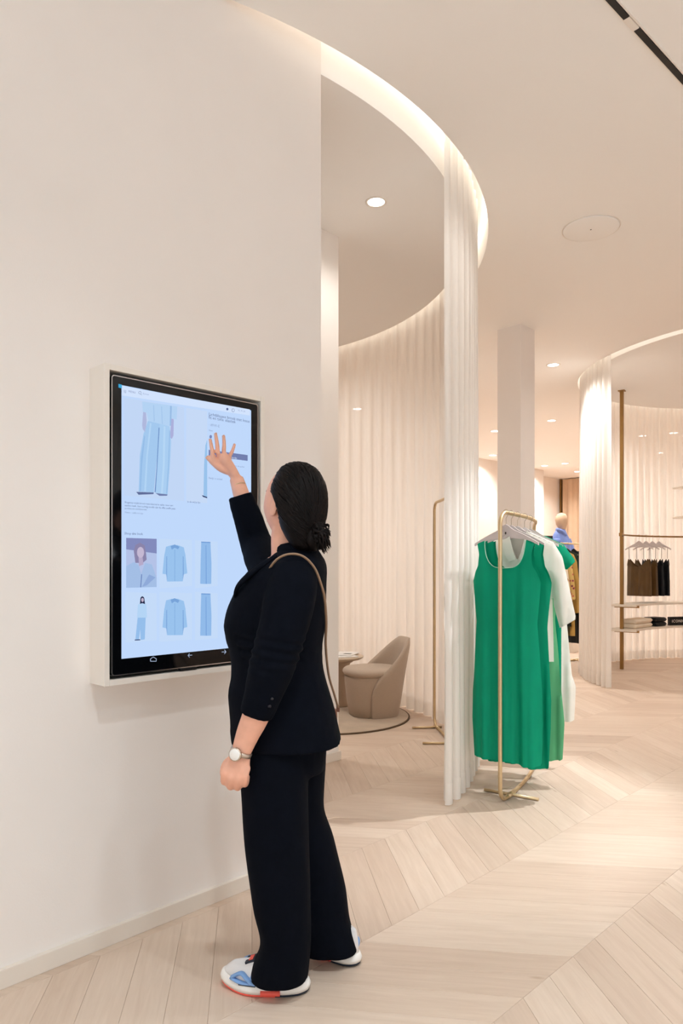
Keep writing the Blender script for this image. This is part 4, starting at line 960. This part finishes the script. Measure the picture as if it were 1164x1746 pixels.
# ------------------------------------------------------------------ shelf bay inside the second ring
SR = 1.73
pa = math.radians(143.8)
def arc2(a, r, z): return Vector((C2.x + r * math.cos(a), C2.y + r * math.sin(a), z))
M_shelf = mat('shelf_white', (236, 228, 216), .45)
bay = thing('shelf_unit', 'brass post shelf unit with curved rail and two white shelves', 'shelf unit', arc2(pa, SR, 0))
def post(a, nm='post'):
    p = arc2(a, SR, 0); ax = Vector((math.cos(a), math.sin(a), 0)); ay = Vector((-ax.y, ax.x, 0))
    mesh(nm, box(p + Vector((0, 0, H / 2)), .021, .021, H / 2, ax, ay, .003), M_brass, bay)
    mesh('ceiling_flange', box(p + Vector((0, 0, H - .006)), .04, .04, .006, ax, ay, .002), M_brass, bay)
    mesh('rail_clamp', box(p + ay * .035 + Vector((0, 0, 1.72)), .02, .028, .022, ax, ay, .003), M_brass, bay)
    for z in (.83, .515):
        mesh('shelf_bracket', box(p + ax * -.06 + Vector((0, 0, z - .028)), .15, .011, .014, ax, ay, .002), M_brass, bay)
        mesh('shelf_bracket', box(p + ay * .03 + Vector((0, 0, z - .09)), .011, .008, .09, ax, ay, .002), M_brass, bay)
post(pa); post(math.radians(80))
mesh('hanging_rail', tube([arc2(pa - (pa - math.radians(60)) * i / 40, SR, 1.72) for i in range(41)], .0115, 10), M_brass, bay, True)
for z in (.83, .515):
    A = [math.radians(147.5) - (math.radians(147.5) - math.radians(60)) * i / 48 for i in range(49)]; V = []; Fc = []
    for a in A:
        for r, dz in ((SR - .19, 0), (SR + .14, 0), (SR + .14, -.026), (SR - .19, -.026)): V.append(arc2(a, r, z + dz))
    for i in range(48):
        for k in range(4): Fc.append((i * 4 + k, i * 4 + (k + 1) % 4, i * 4 + 4 + (k + 1) % 4, i * 4 + 4 + k))
    Fc += [(0, 1, 2, 3), (192, 193, 194, 195)]; mesh('shelf', (V, Fc), M_shelf, bay)
def ang_px(px, r):                                   # far-side angle at which the arc of radius r meets an image column
    lo, hi = math.radians(60), math.radians(160)
    for _ in range(40):
        m_ = (lo + hi) / 2; p = arc2(m_, r, 0)
        if CX + p.x / p.y * F > px: lo = m_
        else: hi = m_
    return lo
M_brown = mat('bronze_satin', (92, 66, 30), .38, var=.15, scale=14, sheen=.1); M_ink = mat('black_satin', (12, 13, 18), .45)
cg = 'camisoles on the curved rail'; hg2 = 'hangers on the curved rail'
for i, (px, m_, lab) in enumerate(((1089, M_brown, 'front bronze satin camisole with draped cowl neck'), (1101, M_brown, 'bronze satin camisole half hidden behind the front one'),
                                   (1112, M_ink, 'black camisole between the bronze pair and the last one'), (1123, M_ink, 'black camisole hanging last on the curved rail'))):
    a = ang_px(px, SR); p = arc2(a, SR, 1.72); ax = Vector((-math.cos(a), -math.sin(a), 0)); ax = ax if ax.x > 0 else -ax
    hanger(p, ax, ['pale hanger of the front bronze camisole', 'pale hanger of the hidden bronze camisole', 'pale hanger of the first black camisole', 'pale hanger of the last black camisole'][i], .2, group=hg2)
    dn = .42 if i < 1 else .46 if i < 2 else .44
    cm = [(.125, -.30), (.15, -.40), (.155, -.48), (.165, -.80), (-.165, -.80), (-.155, -.48), (-.15, -.40), (-.125, -.30), (-.06, -dn + .04), (0, -dn), (.06, -dn + .04)]
    cm = [(a_ * 1.14, b_) for a_, b_ in cm]
    g, on = garment('camisole', lab, 'top', p, ax, cm, {0, 3, 6, 7, 8, 9, 10}, cm, {0, 3, 6, 7, 8, 9, 10}, .035, m_, (3, .012), cg, .011, 20 + i)
    for s in (-1, 1): mesh('strap', tube([p + ax * s * .145 + Vector((0, 0, -.155)), p + ax * s * .1425 + Vector((0, 0, -.305))], .003, 5), M_ink, g)
def folded(px0, px1, z, m_, lab, n, cat='folded clothes'):
    a0, a1 = ang_px(px0, SR - .08), ang_px(px1, SR - .08); am = (a0 + a1) / 2; p = arc2(am, SR - .06, z); ax = Vector((math.sin(am), -math.cos(am), 0)); ay = Vector((-ax.y, ax.x, 0)); wdt = abs(a0 - a1) * (SR - .06) / 2 - .004
    for k in range(n):
        wdt_ = wdt * .88; c = p + Vector((0, 0, .0295 + k * .059)); t_ = thing('folded_top', lab[k], cat, c - Vector((0, 0, .029)), 'folded tops on the lower shelf')
        mesh('fabric', box(c, wdt_, .1, .0285, ax, ay, .02), m_, t_, True); mesh('fold', box(c + Vector((0, 0, .001)) - ay * .012, wdt_ * .99, .096, .010, ax, ay, .009), m_, t_, True)
folded(1074, 1106, .516, mat('cream_knit', (236, 224, 206), .9), ['cream folded top at the bottom of its pile', 'cream folded top lying uppermost on the lower shelf'], 2)
folded(1108, 1129, .516, M_ink, ['black folded top at the bottom of its pile', 'black folded top lying uppermost beside the cream pile'], 2)
a0, a1 = ang_px(1140, SR - .1), ang_px(1173, SR - .1); am = (a0 + a1) / 2; ax = Vector((math.sin(am), -math.cos(am), 0)); ay = Vector((-ax.y, ax.x, 0)); sc_ = arc2(am, SR - .1, .516 + .058)
sg = thing('sign_block', 'small black sign block with white lettering on the lower shelf', 'sign', sc_ - Vector((0, 0, .058)))
blk = mesh('block', box(sc_, abs(a0 - a1) * (SR - .1) / 2, .02, .057, ax, ay, .002), M_black, sg)
cu = bpy.data.curves.new('t', 'FONT'); cu.body = 'ICONIC'; cu.size = 1; cu.resolution_u = 2; cu.space_character = 1.15; cu.offset = .012
to = bpy.data.objects.new('t', cu); COL.objects.link(to); dg = bpy.context.evaluated_depsgraph_get(); dg.update(); tm = bpy.data.meshes.new_from_object(to.evaluated_get(dg)); bpy.data.objects.remove(to)
xw = max(q.co.x for q in tm.vertices); ks = .205 / xw; st = sc_ - ax * (abs(a0 - a1) * (SR - .1) / 2 - .035) - ay * .0212 - Vector((0, 0, .018))
mesh('lettering', ([st + ax * q.co.x * ks + Vector((0, 0, q.co.y * ks)) for q in tm.vertices], [tuple(p.vertices) for p in tm.polygons]), mat('sign_letter', (235, 230, 224), .5), sg)
for z, lab in ((2.40, 'upper small white shelf board at the right edge'), (1.99, 'lower small white shelf board at the right edge')):
    am = ang_px(1178, SR); ax = Vector((math.sin(am), -math.cos(am), 0)); c = arc2(am, SR + .02, z); t_ = thing('shelf_board', lab, 'shelf', c, 'small shelf boards at the right edge')
    mesh('board', box(c, .19, .12, .012, ax, Vector((-ax.y, ax.x, 0)), .003), M_shelf, t_)
    mesh('support', box(c + Vector((0, 0, -.02)), .012, .11, .008, ax, Vector((-ax.y, ax.x, 0)), .002), M_brass, t_)
# ------------------------------------------------------------------ far rack clothes
def patterned(name, base, spots, scale):
    m = mat(name, base, .8); nt = m.node_tree; tc = nt.nodes.new('ShaderNodeTexCoord'); vo = nt.nodes.new('ShaderNodeTexVoronoi'); vo.inputs['Scale'].default_value = scale
    nt.links.new(tc.outputs['Object'], vo.inputs[0]); r = nt.nodes.new('ShaderNodeValToRGB'); r.color_ramp.interpolation = 'CONSTANT'; e = r.color_ramp.elements
    e[0].color = lin(spots[0]); e[1].position = .34; e[1].color = lin(base); x = e.new(.18); x.color = lin(spots[1])
    nt.links.new(vo.outputs['Distance'], r.inputs[0]); nt.links.new(r.outputs[0], nt.nodes['Principled BSDF'].inputs['Base Color']); return m
M_yel = mat('mustard_cloth', (196, 158, 84), .8, var=.05); M_yelp = patterned('mustard_print', (206, 176, 110), ((60, 70, 66), (190, 90, 90)), 22)
M_crm = patterned('cream_print', (226, 210, 186), ((52, 50, 44), (176, 134, 60)), 9); M_dkp = patterned('dark_print', (30, 40, 34), ((120, 130, 100), (16, 22, 18)), 18); M_dgr = mat('dark_green_cloth', (34, 44, 34), .8)
coat = [(.07, -.10), (.19, -.155), (.235, -.25), (.275, -.55), (.29, -.78), (.215, -.80), (.2, -.5), (.21, -1.0), (-.21, -1.0), (-.2, -.5), (-.215, -.80), (-.29, -.78), (-.275, -.55), (-.235, -.25), (-.19, -.155), (-.07, -.10), (0, -.24)]
co = {4, 7, 10, 15, 16}
def scaled(pl, ln): return [(s, h if h > -.5 else -.5 + (h + .5) * ln) for s, h in pl]
g3 = 'clothes on the far rack'; h3 = 'hangers on the far rack'
for i, (t_, pl, m_, lab) in enumerate(((.42, scaled(coat, .75), M_crm, 'cream printed shirt at the front of the far rack'), (.52, scaled(coat, .9), M_yelp, 'mustard printed jacket on the far rack'),
                                   (.62, scaled(coat, 1.5), M_yel, 'long plain mustard coat on the far rack'), (.72, scaled(coat, .95), M_dkp, 'dark leafy printed jacket on the far rack'), (.83, scaled(coat, 1.75), M_ink, 'long black coat at the back of the far rack'))):
    p, n_ = rail_frame(rp3, t_, 1.64 - .012); n_ = n_ if n_.x > 0 else -n_
    hanger(p, n_, 'hanger of the ' + lab.split(' on ')[0].split(' at ')[0], .19, M_black if i > 2 else M_hang, h3, .012); garment('hung_coat' if i else 'hung_shirt', lab, 'coat' if i else 'shirt', p, n_, pl, co, pl, co, .035, m_, (4, .008), g3, .024, 40 + i)
p, n_ = rail_frame(rp3, .57, 1.64 - .012); n_ = n_ if n_.x > 0 else -n_
sk = thing('fringe_skirt', 'dark green fringed skirt below the mustard coats', 'skirt', p + Vector((0, 0, -.1)), g3)
mesh('skirt_panel', loft([[p + n_ * (.17 + .02 * q) * math.cos(a) + Vector((n_.y, -n_.x, 0)) * .03 * math.sin(a) + Vector((0, 0, -.12 - 1.0 * q)) for a in [2 * math.pi * k / 24 for k in range(24)]] for q in (0, .5, 1)]), M_dgr, sk, True)
FR = []
for k in range(26):
    s = -.18 + .36 * k / 25; b = p + n_ * s + Vector((n_.y, -n_.x, 0)) * .026 + Vector((0, 0, -1.11)); FR.append(tube([b, b + Vector((0, 0, -.16))], [.006, .003], 5))
fo = mesh('fringe', cat_(*FR), M_dgr, sk); fo['kind'] = 'stuff'
mesh('skirt_clip', tube([p + Vector((0, 0, .012)), p + Vector((0, 0, -.12))], .004, 6), M_wire, sk)
pp = rp3(.33, 1.70); pl_ = thing('rail_sign', 'small dark sign plate standing on the far rail', 'sign', pp + Vector((0, 0, -.06)))
mesh('plate', box(pp, .10, .004, .022, (1, .3, 0), (-.3, 1, 0)), M_black, pl_); mesh('stem', box(pp - Vector((0, 0, .04)), .006, .004, .022, (1, .3, 0), (-.3, 1, 0)), M_wire, pl_)
# ------------------------------------------------------------------ mannequin on a plinth
MD = 11.2; mq = P(957, 965, MD); mq.z = 0
man = thing('mannequin', 'beige egg headed mannequin in a blue shirt behind the far rack', 'mannequin', mq)
M_mq = mat('mannequin_beige', (206, 178, 152), .6); M_blu = mat('blue_shirt', (120, 142, 206), .8, var=.12, scale=14, stretch=(1, 1, .3))
def mrings(rows, n=28): return loft([[mq + Vector((dx + a * math.cos(t), b * math.sin(t), z)) for t in [2 * math.pi * k / n for k in range(n)]] for z, a, b, dx in rows])
mesh('plinth', box(mq + Vector((0, 0, .14)), .38, .38, .14, uv(1, 0), uv(0, 1), .004), M_white, man)
mesh('figure', mrings([(.28, .05, .1, 0), (.36, .045, .05, 0), (.7, .06, .06, 0), (1.05, .12, .1, 0), (1.2, .13, .1, 0), (1.5, .11, .09, 0), (1.7, .12, .09, 0), (1.8, .06, .055, .01), (1.9, .05, .052, .012), (1.93, .062, .075, .008), (1.98, .084, .095, 0), (2.05, .094, .108, -.004), (2.11, .086, .098, -.003), (2.15, .055, .062, -.002), (2.165, .012, .015, 0)]), M_mq, man, True)
mesh('trousers', mrings([(.40, .15, .12, 0), (.75, .15, .12, 0), (1.15, .165, .13, 0), (1.38, .15, .12, 0)]), mat('pale_trousers', (214, 204, 196), .8), man, True)
mesh('shirt', cat_(mrings([(1.25, .15, .13, .01), (1.4, .14, .125, .01), (1.6, .15, .13, 0), (1.74, .14, .115, -.01), (1.82, .11, .09, -.02), (1.90, .07, .07, -.015)]),
     stube([mq + Vector((-.08, -.06, 1.74)), mq + Vector((-.115, -.09, 1.55)), mq + Vector((-.10, -.11, 1.33))], [.06, .058, .05], 5, 14), stube([mq + Vector((.10, .04, 1.74)), mq + Vector((.165, .02, 1.55)), mq + Vector((.15, -.06, 1.36))], [.06, .058, .05], 5, 14)), M_blu, man, True)
mesh('collar', stube([mq + Vector((-.07, .04, 1.90)), mq + Vector((-.075, -.05, 1.89)), mq + Vector((-.02, -.085, 1.86)), mq + Vector((.05, -.08, 1.80))], [.014, .018, .018, .01], 4, 10, 1.8), M_blu, man, True)
# ------------------------------------------------------------------ beige drapes in the far corner
curtain('drape', 'beige opaque drapes hanging in the far corner', None, 1, 0, 1, .02, H - .02, .28, .055, 31, M_drape, 0, (uv(-8.78, 16.82), uv(-4.5, 16.82)), .2, 6)
struct('gap_strip_corner', uvbox(-8.885, -8.845, 16.86, 16.94, 0, H), M_brass, 'thin dark strip standing for the dark gap in the far corner')  # dark strip added in place of the dark gap between wall and drapes
for o in list(COL.objects):
    if '_wloc' in o.keys(): del o['_wloc']
